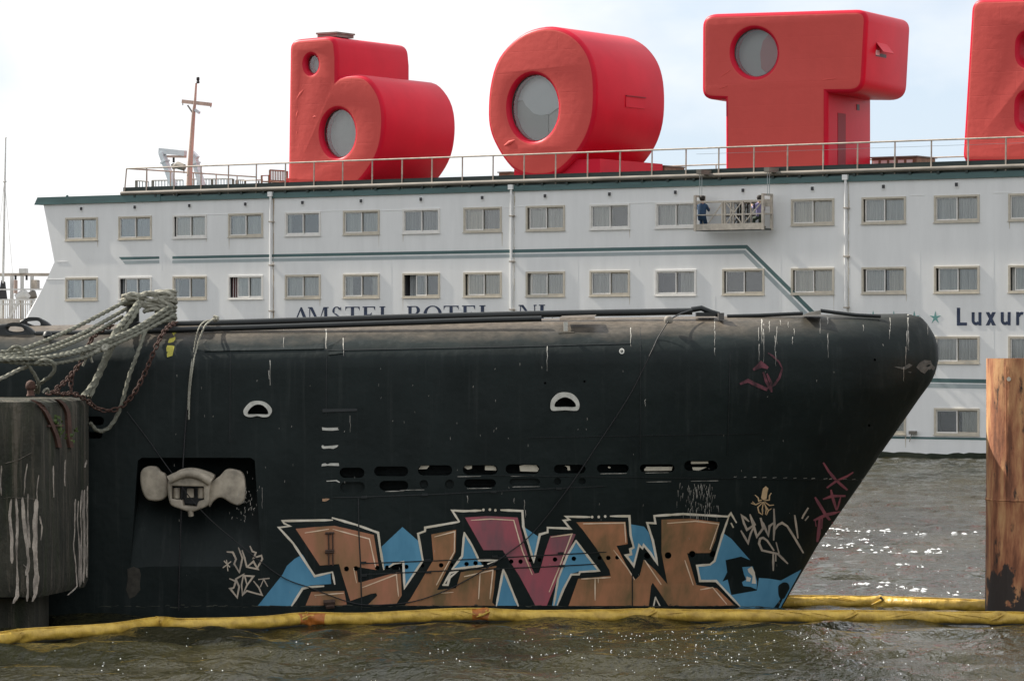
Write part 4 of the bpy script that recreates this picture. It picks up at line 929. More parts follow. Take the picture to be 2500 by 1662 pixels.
class Film(MB):
    def fill(s, pts, off=.004, holes=()): V, FF = conform(pts, off, 0, holes); return s.add(V, FF)
    def line(s, pts, wd, off=.008, **k): V, FF = ribbon(pts, wd, off, **k); return s.add(V, FF)
# deck edge rails: two dark beams along the casing
def topline(px): return float(np.interp(px, [0, 120, 430, 500, 980, 1300, 1690, 2300], [812, 803, 791, 789, 774, 766, 759, 759]))
part('deck_rail', MB().tube(cr_spline([P(p, topline(p) + 1, 55.3) for p in (428, 700, 980, 1300, 1560, 1690)], .5), .055, 8).mesh(), M_deckr, sub, smooth=50)
part('deck_rail', MB().tube(cr_spline([P(p, y, 54.72) for p, y in ((88, 815), (215, 813), (430, 805), (640, 799), (980, 788), (1200, 781), (1322, 778))], .5), .045, 8).mesh(), M_deckr, sub, smooth=50)
part('deck_rail', MB().tube(cr_spline([P(p, y, 55.5) for p, y in ((1775, 772), (1850, 770), (1960, 765))], .5), .03, 8).mesh(), M_deckr, sub, smooth=50)
part('deck_rail', MB().tube(cr_spline([P(p, y, 55.5) for p, y in ((2003, 758), (2040, 763), (2090, 769), (2150, 772))], .3), [.03] * 1 and .03, 8).mesh(), M_deckr, sub, smooth=50)
# overlapping casing plates on the upper flank
V, FF = conform([(502, 812), (560, 809), (700, 805), (790, 802), (790, 851), (700, 853), (500, 857), (495, 840)], .022, .03)
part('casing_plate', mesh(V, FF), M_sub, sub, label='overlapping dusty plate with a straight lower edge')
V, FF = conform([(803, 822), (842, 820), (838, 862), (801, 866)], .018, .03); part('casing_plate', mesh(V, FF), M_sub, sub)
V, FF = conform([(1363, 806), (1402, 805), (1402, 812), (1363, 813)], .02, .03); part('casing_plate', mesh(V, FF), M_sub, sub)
# seams: narrow raised strips
def seam(pts, wd, name='plate_seam', off=.012, m=None):
    V, FF = ribbon(pts, wd, off); n = len(V); k = n // 2
    V2 = V + [q + Vector((0, .02, 0)) for q in V]
    FF2 = FF + [(i + 1, i, i + n, i + 1 + n) for i in range(k - 1)] + [(k + i, k + i + 1, k + i + 1 + n, k + i + n) for i in range(k - 1)]
    return part(name, mesh(V2, FF2), m or M_deckr, sub)
seam([(812, 1214), (874, 1213), (1060, 1206), (1280, 1195), (1480, 1186)], 2.2)
seam([(875, 1215), (876, 1300), (880, 1372), (881, 1400), (883, 1488)], 3)
seam([(880, 1375), (1120, 1366), (1330, 1355), (1480, 1347)], 2.6)
seam([(882, 1402), (1120, 1391), (1330, 1383), (1460, 1376)], 2.6)
seam([(1544, 1390), (1544, 1488)], 2.4)
seam([(562, 858), (561, 1080)], 1.2); seam([(797, 868), (796, 1015)], 1.2); seam([(1563, 800), (1563, 1120)], 1.0); seam([(1783, 860), (1776, 1110)], 1.2)
seam([(800, 855), (1250, 846), (1540, 838)], 1.0); seam([(1290, 1068), (1850, 1058)], 1.0); seam([(1200, 1160), (2105, 1172)], 1.2)
for x, y in ((889, 1213), (1037, 1207), (1205, 1200), (1365, 1192), (1044, 1367), (1208, 1358), (1369, 1350), (887, 1373), (1046, 1396), (1213, 1388), (1372, 1381), (888, 1404)):
    V, FF = conform([(x - 7, y - 2.5), (x + 7, y - 3.2), (x + 7, y + 2.5), (x - 7, y + 3)], .03, .03, spacing=40); part('hinge', mesh(V, FF), M_deckr, sub)
# ragged cream plates seen inside the flood slots
def inner(pts, dy=.06):
    V = [SP(a, b, -dy) for a, b in pts]; n = len(V); V += [q + Vector((0, .01, 0)) for q in V]
    return part('inner_plate', mesh(V, [tuple(range(n))] + [(i, (i + 1) % n, (i + 1) % n + n, i + n) for i in range(n)]), M_cream, sub)
inner([(1028, 1136), (1049, 1136), (1042, 1144), (1022, 1145)], .05); inner([(1133, 1140), (1137, 1136), (1152, 1136), (1152, 1143), (1142, 1146)], .05)
inner([(1184, 1136), (1205, 1136), (1211, 1141), (1212, 1148), (1184, 1147)], .05); inner([(1268, 1137), (1280, 1134), (1310, 1135), (1316, 1144), (1312, 1151), (1270, 1150)], .05)
inner([(1378, 1136), (1391, 1137), (1392, 1147), (1386, 1148), (1385, 1141)], .05); inner([(1485, 1138), (1491, 1140), (1489, 1143), (1484, 1141)], .05)
inner([(1578, 1139), (1642, 1139), (1640, 1148), (1573, 1149), (1573, 1145)], .05); inner([(1687, 1126), (1729, 1126), (1729, 1131), (1687, 1132)], .05)
inner([(1690, 1140), (1726, 1140), (1706, 1148), (1692, 1147)], .05)
# fairlead rims
def rim(outer, inn, label=None):
    n = len(outer); o = closed_spline([Vector(p) for p in outer], 3); i_ = closed_spline([Vector(p) for p in inn], 3)
    A = [SP(p.x, p.y, .035) for p in o]; B = [SP(p.x, p.y, .035) for p in i_]; k = len(A)
    # pair by angle
    V = A + B + [SP(p.x, p.y, -.01) for p in o] + [SP(p.x, p.y, -.06) for p in i_]
    FF = [(i, (i + 1) % k, (i + 1) % k + k, i + k) for i in range(k)] + [((i + 1) % k, i, i + 2 * k, (i + 1) % k + 2 * k) for i in range(k)] + [(i + k, (i + 1) % k + k, (i + 1) % k + 3 * k, i + 3 * k) for i in range(k)]
    return part('fairlead_rim', mesh(V, FF), M_wpaint, sub, label=label)
rim([(594, 1003), (600, 992), (612, 981), (628, 978), (646, 981), (660, 992), (664, 1004), (656, 1016), (642, 1018), (628, 1015), (612, 1018), (598, 1014)],
    [(605, 1006), (608, 1000), (616, 992), (628, 987), (641, 989), (651, 998), (655, 1007), (653, 1011), (641, 1011), (628, 1010.5), (616, 1011), (606, 1010.5)])
rim([(1344, 985), (1349, 972), (1362, 960), (1379, 957), (1397, 961), (1410, 973), (1415, 988), (1411, 1001), (1396, 1002), (1379, 1001), (1362, 1002), (1346, 1001)],
    [(1354, 987), (1357, 981), (1365, 974), (1379, 969), (1394, 974), (1402, 981), (1406, 988), (1404, 993), (1393, 993.5), (1379, 993), (1366, 993.5), (1355, 992.5)])
# draught marks: chipped white bars
def film(name, build, m, label=None):
    fm = Film(); build(fm); return part(name, fm.mesh(), m, sub, label=label)
DM = [[(786, 1043), (800, 1044), (826, 1043), (824, 1046), (828, 1049), (812, 1051), (787, 1050)], [(785, 1088), (788, 1086), (792, 1089), (826, 1086), (823, 1091), (814, 1095), (804, 1094), (790, 1095), (786, 1093)],
      [(786, 1132), (794, 1130), (799, 1133), (806, 1130), (827, 1130), (828, 1137), (800, 1136), (785, 1138)], [(797, 1173), (822, 1171), (830, 1176), (829, 1178), (820, 1174), (797, 1175)], [(787, 1217), (795, 1216), (805, 1217), (800, 1221), (793, 1224), (787, 1223)]]
M_rustp = mat('rusty_cream_paint', (0.50, 0.30, 0.18), 0.8, var=0.3, scale=20)
for i, d in enumerate(DM): film('draught_mark', lambda fm, d=d: fm.fill(d, .01), M_rustp if i == 4 else M_wpaint)
V, FF = conform([(787, 998), (872, 997), (872, 1003), (787, 1006)], .02, .03); part('step_plate', mesh(V, FF), M_deckr, sub)
film('wheel_mark', lambda fm: [fm.line(ell(1518, 857, 5, 5.5, 14) + [(1523, 857)], 3.2, .01), fm.line([(1518, 850), (1518, 858)], 1.6, .012)], M_wpaint, label='small white ring painted high on the flank')
# --- graffiti
zA_ = zoomer(620, 1200, .21195); zB_ = zoomer(1000, 1200, .21195); zC_ = zoomer(1350, 1200, .21195); zD_ = zoomer(1700, 1100, .2551); zK = zoomer(300, 1080, .2678); zJ = zoomer(1700, 720, .29342)
def zz_(z, pts): return [z(*p) for p in pts]
def spray(name, c, c2, s=2.6, st=(1, 1, .35)): return mat(name, s2l(c), 0.75, col2=s2l(c2), scale=s, stretch=st, lo=.35, hi=.62, spec=.25)
M_or = spray('orange_spray_paint', (178, 124, 90), (120, 100, 70)); M_or2 = spray('pink_orange_spray_paint', (182, 124, 98), (142, 112, 80)); M_mv = spray('mauve_spray_paint', (168, 92, 102), (128, 92, 98), 3.4)
M_bl = spray('blue_spray_paint', (98, 156, 186), (78, 134, 164), 1.6); M_ol = spray('white_spray_line', (228, 220, 204), (206, 196, 174), 5); M_hl = spray('pale_pink_spray_line', (240, 216, 190), (214, 188, 156), 5)
M_pk = spray('dull_pink_spray_paint', (150, 86, 96), (120, 74, 84), 5); M_pk2 = spray('worn_pink_emblem', (120, 70, 80), (34, 34, 36), 5, (1, 1, 1)); M_sq = spray('cream_stencil_paint', (216, 188, 148), (190, 160, 122), 5); M_tag = spray('chalky_white_tag_paint', (196, 182, 164), (160, 150, 138), 6)
gr = bpy.data.objects.new('graffiti_piece', None); COL.objects.link(gr); gr.parent = sub; gr['label'] = 'big spray-painted lettering of jagged orange and mauve letters on blue'
def gpart(name, pts, off, m, wd=None, wob=.18):
    fm = Film()
    if wd: fm.line(pts, wd, off, wob=wob)
    else: fm.fill(pts, off, LIMBER)
    return part(name, fm.mesh(), m, gr)
for z, p in (
    (zA_, [(45, 1310), (330, 950), (380, 850), (470, 770), (560, 720), (700, 960), (880, 930), (890, 1060), (650, 1075), (540, 1110), (430, 1312)]),
    (zA_, [(1470, 630), (1710, 405), (1910, 580), (1950, 790), (1735, 1110), (1722, 800), (1560, 862), (1495, 880)]),
    (zB_, [(630, 470), (800, 780), (840, 850), (500, 890), (605, 740)]), (zB_, [(1325, 410), (1490, 520), (1430, 770), (1345, 540)]),
    (zB_, [(1920, 560), (2190, 910), (1960, 915), (1870, 940), (1700, 1310), (1640, 1310), (1700, 1000), (1800, 740)]), (zB_, [(1080, 890), (1250, 1310), (1000, 1310)]),
    (zC_, [(892, 372), (1050, 400), (1105, 470), (1205, 840), (1100, 690), (1035, 620), (990, 610), (930, 850), (840, 730), (900, 715), (890, 660), (940, 640), (905, 560)]),
    (zD_, [(262, 790), (335, 840), (515, 1045), (430, 1010), (280, 1045), (295, 1160), (250, 1250), (300, 1230), (335, 1378), (580, 1335), (600, 1215), (700, 1222), (810, 1240), (920, 1180), (1005, 1135), (800, 1512), (420, 1497), (190, 1240), (45, 1255), (10, 1100), (130, 1080), (185, 1050), (215, 880)]),
    (zD_, [(440, 1112), (540, 1105), (582, 1250), (577, 1325), (520, 1300), (450, 1292), (437, 1255), (478, 1230), (455, 1180)])): gpart('blue_fill', zz_(z, p), .004, M_bl)
for p in ([(480, 425), (700, 405), (930, 390), (1380, 495), (1440, 870), (1420, 900), (1180, 862), (1200, 1040), (1225, 1043), (1640, 925), (1690, 925), (1703, 1190), (1640, 1290), (1310, 1302), (1420, 1195), (1408, 1165), (1350, 1172), (1110, 1255), (1010, 940), (980, 830), (760, 848)], [(660, 1150), (1040, 1140), (1070, 1305), (595, 1307)]): gpart('letter_fill', zz_(zA_, p), .005, M_or2)
gpart('letter_fill', zz_(zB_, [(250, 490), (535, 435), (530, 690), (430, 900), (315, 1130), (535, 1108), (590, 925), (700, 905), (1000, 850), (970, 1150), (950, 1270), (985, 1310), (-60, 1310), (10, 1230), (275, 780)]), .005, M_or)
gpart('letter_fill', zz_(zB_, [(638, 295), (900, 278), (1245, 295), (1320, 600), (1410, 880), (1440, 940), (1490, 930), (1520, 840), (1560, 690), (1620, 510), (1870, 480), (1912, 488), (1600, 1260), (1580, 1310), (1450, 1310), (1260, 960), (1090, 700), (1070, 670), (850, 670)]), .005, M_mv)
gpart('letter_fill', zz_(zC_, [(268, 350), (550, 345), (835, 345), (862, 600), (732, 622), (870, 890), (950, 1010), (1000, 960), (1045, 780), (1180, 900), (1320, 1065), (1250, 700), (1250, 320), (1580, 308), (1920, 350), (1870, 560), (1810, 702), (1545, 706), (1650, 1070), (1740, 1085), (1890, 1110), (2095, 1312), (1330, 1312), (1230, 1160), (1150, 1045), (1130, 1080), (1105, 1312), (180, 1312), (290, 1000), (665, 965), (650, 900), (500, 650), (345, 440)]), .005, M_or)
O1 = [(zA_, p) for p in ([(900, 325), (640, 330), (330, 335), (350, 365), (415, 395), (285, 410), (340, 470), (450, 590), (700, 970), (895, 925)], [(905, 300), (1180, 380), (1430, 470), (1450, 620), (1495, 890)], [(1560, 860), (1610, 825), (1720, 805), (1735, 1105), (1945, 790), (1890, 482), (1970, 452), (1972, 412), (2359, 345)], [(905, 925), (930, 1060)], [(435, 1310), (560, 1112), (640, 1095), (800, 1085)])]
O1 += [(zB_, p) for p in ([(570, 340), (490, 215), (620, 222), (820, 215)], [(1055, 210), (1300, 220), (1310, 400), (1430, 800), (1500, 490), (1590, 465), (1590, 412), (1850, 422), (1775, 330), (1842, 320), (1800, 285), (2075, 290)], [(630, 470), (605, 740), (490, 890)], [(632, 475), (720, 620), (800, 790), (1010, 787), (905, 828)], [(505, 888), (840, 850)], [(385, 1072), (438, 1070), (462, 985), (548, 917), (470, 932), (390, 1070)], [(1080, 890), (1000, 1310)], [(1082, 895), (1250, 1310)])]
O1 += [(zC_, p) for p in ([(665, 280), (880, 280), (895, 500), (930, 640), (890, 660), (900, 718), (842, 732), (930, 850), (992, 612), (1030, 650), (1045, 612), (1120, 700), (1205, 835), (1150, 560), (1085, 357), (1180, 362), (1167, 277), (1500, 255), (2020, 285), (2050, 247), (2110, 350)], [(2055, 365), (2075, 405)], [(2020, 300), (1950, 500), (1862, 795), (1810, 837), (1660, 850), (1695, 1025), (1880, 1025), (2150, 1312)], [(265, 562), (400, 740), (530, 908), (310, 922), (300, 950), (210, 952), (120, 1120), (50, 1300)], [(262, 566), (160, 740), (60, 1000), (10, 1300)], [(1180, 1215), (1160, 1310)], [(1182, 1215), (1230, 1310)])]
for k, (z, p) in enumerate(O1): gpart('outline', zz_(z, p), .007 + .0002 * (k % 5), M_ol, 5.4)
for z, x, y in ((zB_, 850, 208), (zB_, 925, 205), (zB_, 988, 212), (zB_, 2103, 290), (zB_, 2178, 288), (zB_, 2253, 283)): gpart('dot', ell(*z(x, y), 3.2, 3.6, 10), .007, M_ol)
for p in ([(490, 1132), (530, 1105), (560, 1160), (572, 1270), (530, 1268), (540, 1200), (500, 1160)], [(480, 1200), (525, 1215), (513, 1250), (478, 1245)]): gpart('eye_patch', zz_(zD_, p), .007, M_ol)
H1 = [(zA_, p) for p in ([(590, 472), (860, 430)], [(910, 430), (1330, 542), (1400, 860)], [(1148, 880), (1182, 1045)], [(1252, 1100), (1640, 950), (1665, 1200)], [(700, 1190), (1030, 1165)])] + [(zB_, p) for p in ([(290, 517), (520, 457), (515, 690), (400, 900), (310, 1070)], [(710, 327), (940, 312), (1200, 327), (1300, 680), (1412, 950)], [(1632, 520), (1868, 487), (1720, 880), (1608, 1150)], [(630, 975), (960, 900), (925, 1230)], [(812, 930), (795, 1230)], [(370, 1165), (500, 1155)])] + \
     [(zC_, p) for p in ([(350, 367), (825, 358), (840, 580)], [(700, 672), (860, 880), (940, 1010)], [(330, 1002), (660, 985)], [(485, 990), (485, 1245)], [(520, 990), (522, 1045)], [(1060, 790), (1245, 1065)], [(1320, 362), (1640, 337), (1910, 370), (1810, 660)], [(1520, 790), (1615, 1070)], [(1700, 1125), (1840, 1100), (2000, 1290)])]
for k, (z, p) in enumerate(H1): gpart('highlight_line', zz_(z, p), .0085 + .0002 * (k % 4), M_hl, 2.8, .25)
TG = [[(500, 672), (470, 645), (435, 620), (455, 690), (485, 755), (560, 705), (515, 612)], [(560, 705), (520, 790), (495, 880), (430, 768)], [(515, 612), (580, 820), (640, 740), (615, 640), (690, 812), (700, 720), (738, 690)], [(742, 560), (748, 700), (740, 850)], [(745, 765), (780, 710), (820, 688), (870, 720), (940, 830), (1022, 972)], [(942, 620), (960, 740), (972, 830)], [(1068, 550), (1025, 618), (1015, 642)], [(1070, 630), (1045, 662)], [(740, 950), (680, 860), (640, 830), (610, 840), (600, 885), (630, 952), (690, 965), (780, 985), (872, 1075)], [(765, 880), (790, 975)], [(736, 985), (736, 1140)], [(760, 988), (760, 1050)]]
film('graffiti_tag', lambda fm: [fm.line(zz_(zD_, p), 5.4, .009, wob=.15) for p in TG], M_tag, label='white scrawled tag on the dark bow right of the big letters')
TK = [[(925, 1080), (972, 1130)], [(945, 1073), (957, 1165)], [(982, 1085), (915, 1137)], [(952, 995), (1002, 998), (1032, 1060), (1015, 1105), (1062, 1180), (1090, 1050), (1055, 960)], [(1088, 985), (1110, 1050), (1130, 1132), (1230, 1152), (1190, 1082), (1132, 1130)], [(1160, 945), (1180, 990), (1212, 1002), (1192, 1050), (1262, 1028), (1272, 1060), (1240, 1115), (1222, 1152)], [(1060, 1180), (1012, 1105)],
      [(975, 1240), (1030, 1262), (1010, 1322), (978, 1330), (1042, 1410), (1060, 1312), (1030, 1242), (1100, 1200), (1082, 1292), (1090, 1390), (1130, 1300), (1190, 1218), (1110, 1212), (1130, 1290)], [(1090, 1390), (1130, 1350), (1200, 1370), (1268, 1387), (1240, 1320), (1195, 1265)], [(1240, 1245), (1332, 1236)], [(1285, 1240), (1255, 1310)], [(1287, 1250), (1318, 1306)]]
film('graffiti_tag', lambda fm: [fm.line(zz_(zK, p), 4.4, .009, wob=.15) for p in TK], M_tag, label='white scrawled tag with two little stars left of the big letters')
film('graffiti_tag', lambda fm: [fm.line(zz_(zD_, p), wd, .009, wob=.2) for p, wd in (([(1220, 120), (1270, 200), (1340, 285), (1440, 370)], 6.5), ([(1495, 210), (1440, 245), (1400, 262), (1330, 295), (1255, 350)], 6.5), ([(1290, 380), (1300, 430), (1340, 560)], 6.5), ([(1220, 460), (1300, 432), (1420, 432)], 6.5), ([(1382, 440), (1350, 560)], 4), ([(1140, 450), (1230, 600), (1300, 692)], 6.5), ([(1370, 585), (1250, 610), (1130, 662)], 6.5), ([(1180, 660), (1172, 790), (1160, 860)], 8), ([(1140, 670), (1146, 720)], 3), ([(1205, 640), (1200, 740)], 5))], M_pk, label='dull pink crosses sprayed near the stem')
film('graffiti_squid', lambda fm: [fm.fill(zz_(zD_, [(665, 338), (690, 360), (680, 400), (672, 460), (640, 472), (620, 450), (630, 395), (638, 360)]), .009)] + [fm.line(zz_(zD_, p), 3.0, .009) for p in ([(625, 470), (598, 480), (592, 450), (565, 425)], [(622, 488), (570, 515), (528, 502)], [(570, 515), (540, 488)], [(640, 490), (588, 540), (600, 590), (632, 610)], [(642, 490), (630, 560), (635, 600)], [(655, 475), (698, 470), (700, 430), (716, 405)], [(655, 490), (700, 522), (740, 518)], [(652, 500), (670, 560), (662, 605)], [(660, 520), (690, 570), (672, 612)], [(690, 572), (715, 555)])], M_sq, label='small cream squid stencil above the white tag')
film('graffiti_tag', lambda fm: [fm.line(zz_(zJ, p), wd, .009, wob=.3) for p, wd in (([(375, 735), (430, 712), (500, 748), (580, 782)], 11), ([(580, 782), (650, 745), (690, 690), (712, 622)], 7), ([(715, 610), (690, 560), (640, 510), (600, 485)], 4), ([(485, 615), (540, 575), (585, 600)], 12), ([(560, 650), (580, 715), (612, 780)], 8), ([(590, 660), (620, 730), (625, 800)], 7))], M_pk2, label='faded pink hook-shaped scrawl high on the bow')
# --- bird lime and paint drips from the deck edge, scuffs below the slots
M_drip = mat('bird_lime', (0.50, 0.48, 0.43), 0.9, var=0.55, scale=16, stretch=(1, 1, .4)); M_scuff = mat('grey_scuff', (0.13, 0.13, 0.12), 0.9, var=0.5, scale=12); M_yel = mat('old_yellow_paint', (0.50, 0.45, 0.06), 0.6, var=0.4, scale=6, stretch=(1, 1, .3))
def drips(fm):
    rd = random.Random(5)
    for x, y0, y1, wd in ((150, 185, 290, 8), (153, 300, 420, 5), (153, 440, 505, 4), (545, 205, 280, 12), (545, 270, 400, 5), (560, 240, 560, 5), (520, 270, 380, 4), (522, 410, 555, 4), (608, 220, 310, 7), (670, 262, 405, 5), (655, 340, 480, 3), (660, 470, 590, 4), (700, 210, 250, 5), (765, 225, 270, 4), (815, 280, 335, 4), (800, 350, 410, 3), (1093, 190, 240, 10), (1095, 320, 520, 4), (1030, 200, 320, 5), (1390, 250, 300, 4), (1613, 190, 300, 6), (1607, 290, 365, 5), (1760, 165, 330, 13), (1752, 300, 450, 7), (1765, 300, 460, 6), (1742, 430, 590, 5), (1725, 600, 720, 4), (1925, 250, 330, 6), (1555, 410, 425, 6)):
        n = 6; p = [zJ(x + rd.uniform(-3, 3), y0 + (y1 - y0) * i / n) for i in range(n + 1)]; fm.line(p, max(1.5, wd * .29), .008, taper=True, wob=.3)
    for a, y0, y1, wd in ((660, 880, 940, 2.5), (657, 905, 925, 3), (1336, 845, 905, 1.8), (1540, 800, 845, 2), (838, 822, 868, 2.4), (796, 804, 850, 3), (692, 804, 850, 1.5), (1142, 1210, 1227, 2), (1255, 1216, 1228, 1.6), (1280, 1220, 1245, 1.6), (1283, 1245, 1262, 1.4), (1434, 1020, 1026, 1.6), (1575, 975, 992, 1.8), (855, 1014, 1055, 1.4), (640, 1190, 1240, 1.5)):
        fm.line([(a + rd.uniform(-1, 1), y0 + (y1 - y0) * i / 5) for i in range(6)], wd, .008, taper=True, wob=.3)
    for i in range(120):      # scuffed fan below the last slot
        x = rd.gauss(1710, 20); y = rd.uniform(1178, 1262); fm.line([(x, y), (x + rd.uniform(-2, 2), y + rd.uniform(5, 16))], rd.uniform(.6, 1.5), .0085 + .00001 * i, taper=True)
    for i in range(60):
        x = rd.gauss(600, 14); y = rd.gauss(1225, 26); fm.line([(x, y), (x + rd.uniform(-2, 2), y + rd.uniform(2, 6))], rd.uniform(.8, 1.6), .0085 + .00001 * i)
    for i in range(80):
        x = rd.uniform(420, 2150); y = rd.uniform(880, 1470); fm.line([(x, y), (x + rd.uniform(-1, 1), y + rd.uniform(2, 6))], rd.uniform(.6, 1.4), .0086 + .00001 * i)
    for a, b in ((1010, 1196), (1170, 1192), (1290, 1188), (960, 1199), (1150, 1163), (1280, 1162), (1610, 1176), (1720, 1174), (1500, 1156), (1610, 1154)):
        fm.line([(a - rd.uniform(18, 40), b), (a + rd.uniform(18, 34), b - 1)], 1.3, .009, wob=.5)
    for i in range(14): x = 1790 + i * 24 + rd.uniform(-6, 6); fm.line([(x, 1164 + i * .5), (x + rd.uniform(3, 9), 1163 + i * .5)], rd.uniform(1, 2.6), .009, wob=.4)
film('bird_lime_streak', drips, M_drip)['kind'] = 'stuff'
def scum(fm):
    rd = random.Random(31); x = 240
    while x < 1900:
        l = rd.uniform(4, 34); y = 1479 + rd.gauss(0, 1.6); fm.line([(x, y), (x + l * .5, y + rd.uniform(-1.5, 1.5)), (x + l, y + rd.uniform(-1, 1))], rd.uniform(.8, 2.6), .0105, wob=.5); x += l * rd.uniform(.8, 1.8)
film('scum_line', scum, mat('pale_scum', (0.075, 0.08, 0.062), .9, var=.5, scale=14))['kind'] = 'stuff'
film('scuff_mark', lambda fm: [fm.fill([zJ(*p) for p in pg], .008) for pg in ([(1830, 600), (1860, 560), (1900, 540), (1950, 545), (1965, 580), (1990, 600), (1975, 625), (1930, 620), (1900, 655), (1870, 640)], [(1640, 595), (1720, 600), (1770, 570), (1800, 585), (1770, 605), (1730, 622), (1690, 610)], [(1760, 640), (1790, 635), (1785, 650)])], M_scuff)
film('rust_patch', lambda fm: fm.fill([zK(*p) for p in ((40, 1150), (100, 1130), (150, 1150), (165, 1200), (155, 1280), (160, 1340), (110, 1400), (60, 1420), (30, 1340), (45, 1240))], .006), mat('dull_brown_patch', (0.055, 0.05, 0.04), .9, var=.4, scale=10))
film('yellow_patch', lambda fm: fm.fill([(421, 812), (430, 811), (428, 826), (425, 850), (421, 868), (408, 872), (406, 850), (412, 830)], .009), M_yel, label='faded yellow paint patch below the tied-up ropes')
M_rustl = mat('rusty_ladder', (0.085, 0.05, 0.035), .85, var=.5, scale=18)
for x in (802, 812):
    for y0, y1 in ((1300, 1350), (1345, 1380)): part('rung_side', MB().tube([SP(x, y0, .03), SP(x + 1, y1, .03)], .012, 5).mesh(), M_rustl, sub)
for y in (1301, 1344, 1348): part('rung', MB().tube([SP(794, y, .03), SP(816, y - 1, .03)], .02, 5).mesh(), M_rustl, sub)
part('rung', MB().tube([SP(790, 1470, .03), SP(818, 1468, .03)], .045, 6).mesh(), M_rustl, sub); part('rung', MB().tube([SP(796, 1480, .03), SP(816, 1478, .03)], .04, 6).mesh(), M_rustl, sub)
# --- deck fittings of the submarine: chocks and the small things forward
def chock(outer, hole, Y, label):
    o = [P(a, b, Y) for a, b in outer]; h = [P(a, b, Y) for a, b in hole]
    me = slab([closed_spline([(q.x, q.z, 0) for q in o], 3), closed_spline([(q.x, q.z, 0) for q in h], 3)], .22, .05, 3); upright(me, Y)
    return part('mooring_chock', me, M_deckr, sub, smooth=50, label=label)
z7 = zoomer(0, 650, .28703)
chock([z7(*p) for p in ((-150, 610), (-110, 560), (-30, 500), (40, 487), (140, 485), (220, 502), (285, 550), (312, 600), (250, 618), (60, 622))], [z7(*p) for p in ((62, 540), (78, 512), (130, 505), (185, 520), (200, 545), (160, 556), (100, 554))], 54.7, 'black oval mooring chock at the left edge')
chock([z7(*p) for p in ((160, 475), (190, 450), (240, 440), (320, 438), (385, 465), (430, 500), (450, 528), (380, 532), (280, 530), (200, 500))], [z7(*p) for p in ((222, 475), (245, 460), (310, 460), (338, 480), (335, 505), (290, 514), (250, 508))], 55.6, 'second black chock, further back on the casing')
part('chock_pin', MB().lathe([(.05, 0), (.08, .04), (.06, .10), (.02, .12)], P(116, 826, 54.45), 10).mesh(), M_deckr, sub, smooth=50)
part('deck_cleat', MB().tube(cr_spline([P(1688, 756, 55.3), P(1712, 752, 55.3), P(1735, 762, 55.3), P(1756, 768, 55.3)], .1), [.02, .05, .06, .06, .05, .05, .03, .02, .02][:1][0] if 0 else .045, 8).box(P(1700, 772, 55.2), P(1745, 763, 55.5)).mesh(), M_deckr, sub, smooth=50)
part('deck_box', MB().box(P(1754, 781, 55.0), P(1766, 764, 55.2)).mesh(), mat('grey_fitting', (.09, .085, .08), .6), sub)
part('roller', MB().lathe([(.02, -.05), (.06, -.04), (.075, 0), (.06, .05), (.03, .07)], P(1632, 782, 54.55), 10).mesh(), M_pipe, sub, smooth=50)
part('roller_arm', MB().tube([P(1638, 778, 54.6), P(1662, 765, 54.9), P(1690, 756, 55.2)], .012, 6).mesh(), M_deckr, sub)
part('hatch_plate', MB().add([P(1366, 776, 54.7), P(1452, 773, 54.7), P(1456, 768, 55.0), P(1372, 771, 55.0), P(1366, 783, 54.62), P(1452, 781, 54.62)], [(0, 1, 2, 3), (4, 5, 1, 0)]).mesh(), M_sub, sub)
part('hatch_plate', MB().box(P(1376, 808, 54.22), P(1386, 786, 54.30)).mesh(), M_wpaint, sub, label='small white bracket plate on the casing')
for a in (1795, 1815): part('deck_stub', MB().lathe([(.02, 0), (.02, .03), (.028, .035), (.02, .05)], P(a, 775, 55.5), 8).mesh(), M_deckr, sub)
part('bow_fitting', MB().add([P(1960, 769, 55.1), P(2004, 768, 55.1), P(2004, 757, 55.3), P(1975, 762, 55.3), P(1960, 769, 55.6), P(2004, 768, 55.6), P(2004, 757, 55.5), P(1975, 762, 55.5)], [(0, 1, 2, 3), (7, 6, 5, 4), (0, 4, 5, 1), (1, 5, 6, 2), (2, 6, 7, 3), (3, 7, 4, 0)]).mesh(), M_sub, sub)
# --- the anchor in its recess
M_anch = mat('cream_anchor_paint', (0.47, 0.41, 0.32), 0.65, var=0.5, scale=4, bump=.08, bscale=14)
sa = SP(470, 1200); YA = sa.y + .02
anchor = thing('anchor', 'cream painted stockless anchor housed in the recess of the black flank', 'anchor', (sa.x, YA, sa.z))
def ap(pts, holes, y, th, bev):
    lp = [[(P(*zK(*p), y).x, P(*zK(*p), y).z) for p in pts]]
    lp[0] = [tuple(q)[:2] for q in closed_spline([(a, b, 0) for a, b in lp[0]], 3)]
    for h in holes: lp.append([(P(*zK(*p), y).x, P(*zK(*p), y).z) for p in h])
    return upright(slab(lp, th, bev, 3), y)
part('fluke', ap([(155, 330), (168, 255), (220, 218), (300, 220), (345, 265), (385, 290), (405, 380), (405, 480), (350, 527), (270, 532), (210, 510), (170, 430)], [], YA - .02, .20, .035), M_anch, anchor, smooth=50)
part('fluke', ap([(770, 400), (880, 305), (940, 245), (1010, 243), (1080, 270), (1110, 340), (1115, 480), (1090, 550), (1040, 572), (980, 550), (920, 512), (870, 505), (820, 540), (780, 585)], [], YA - .02, .20, .035), M_anch, anchor, smooth=50)
cr_ = part('crown', ap([(405, 375), (450, 300), (520, 248), (620, 232), (720, 252), (830, 300), (800, 370), (785, 470), (780, 565), (700, 610), (620, 632), (540, 612), (440, 572), (412, 490)], [[(445, 395), (735, 402), (738, 520), (690, 535), (670, 585), (550, 575), (540, 525), (445, 512)]], YA - .14, .30, .03), M_anch, anchor, smooth=50)
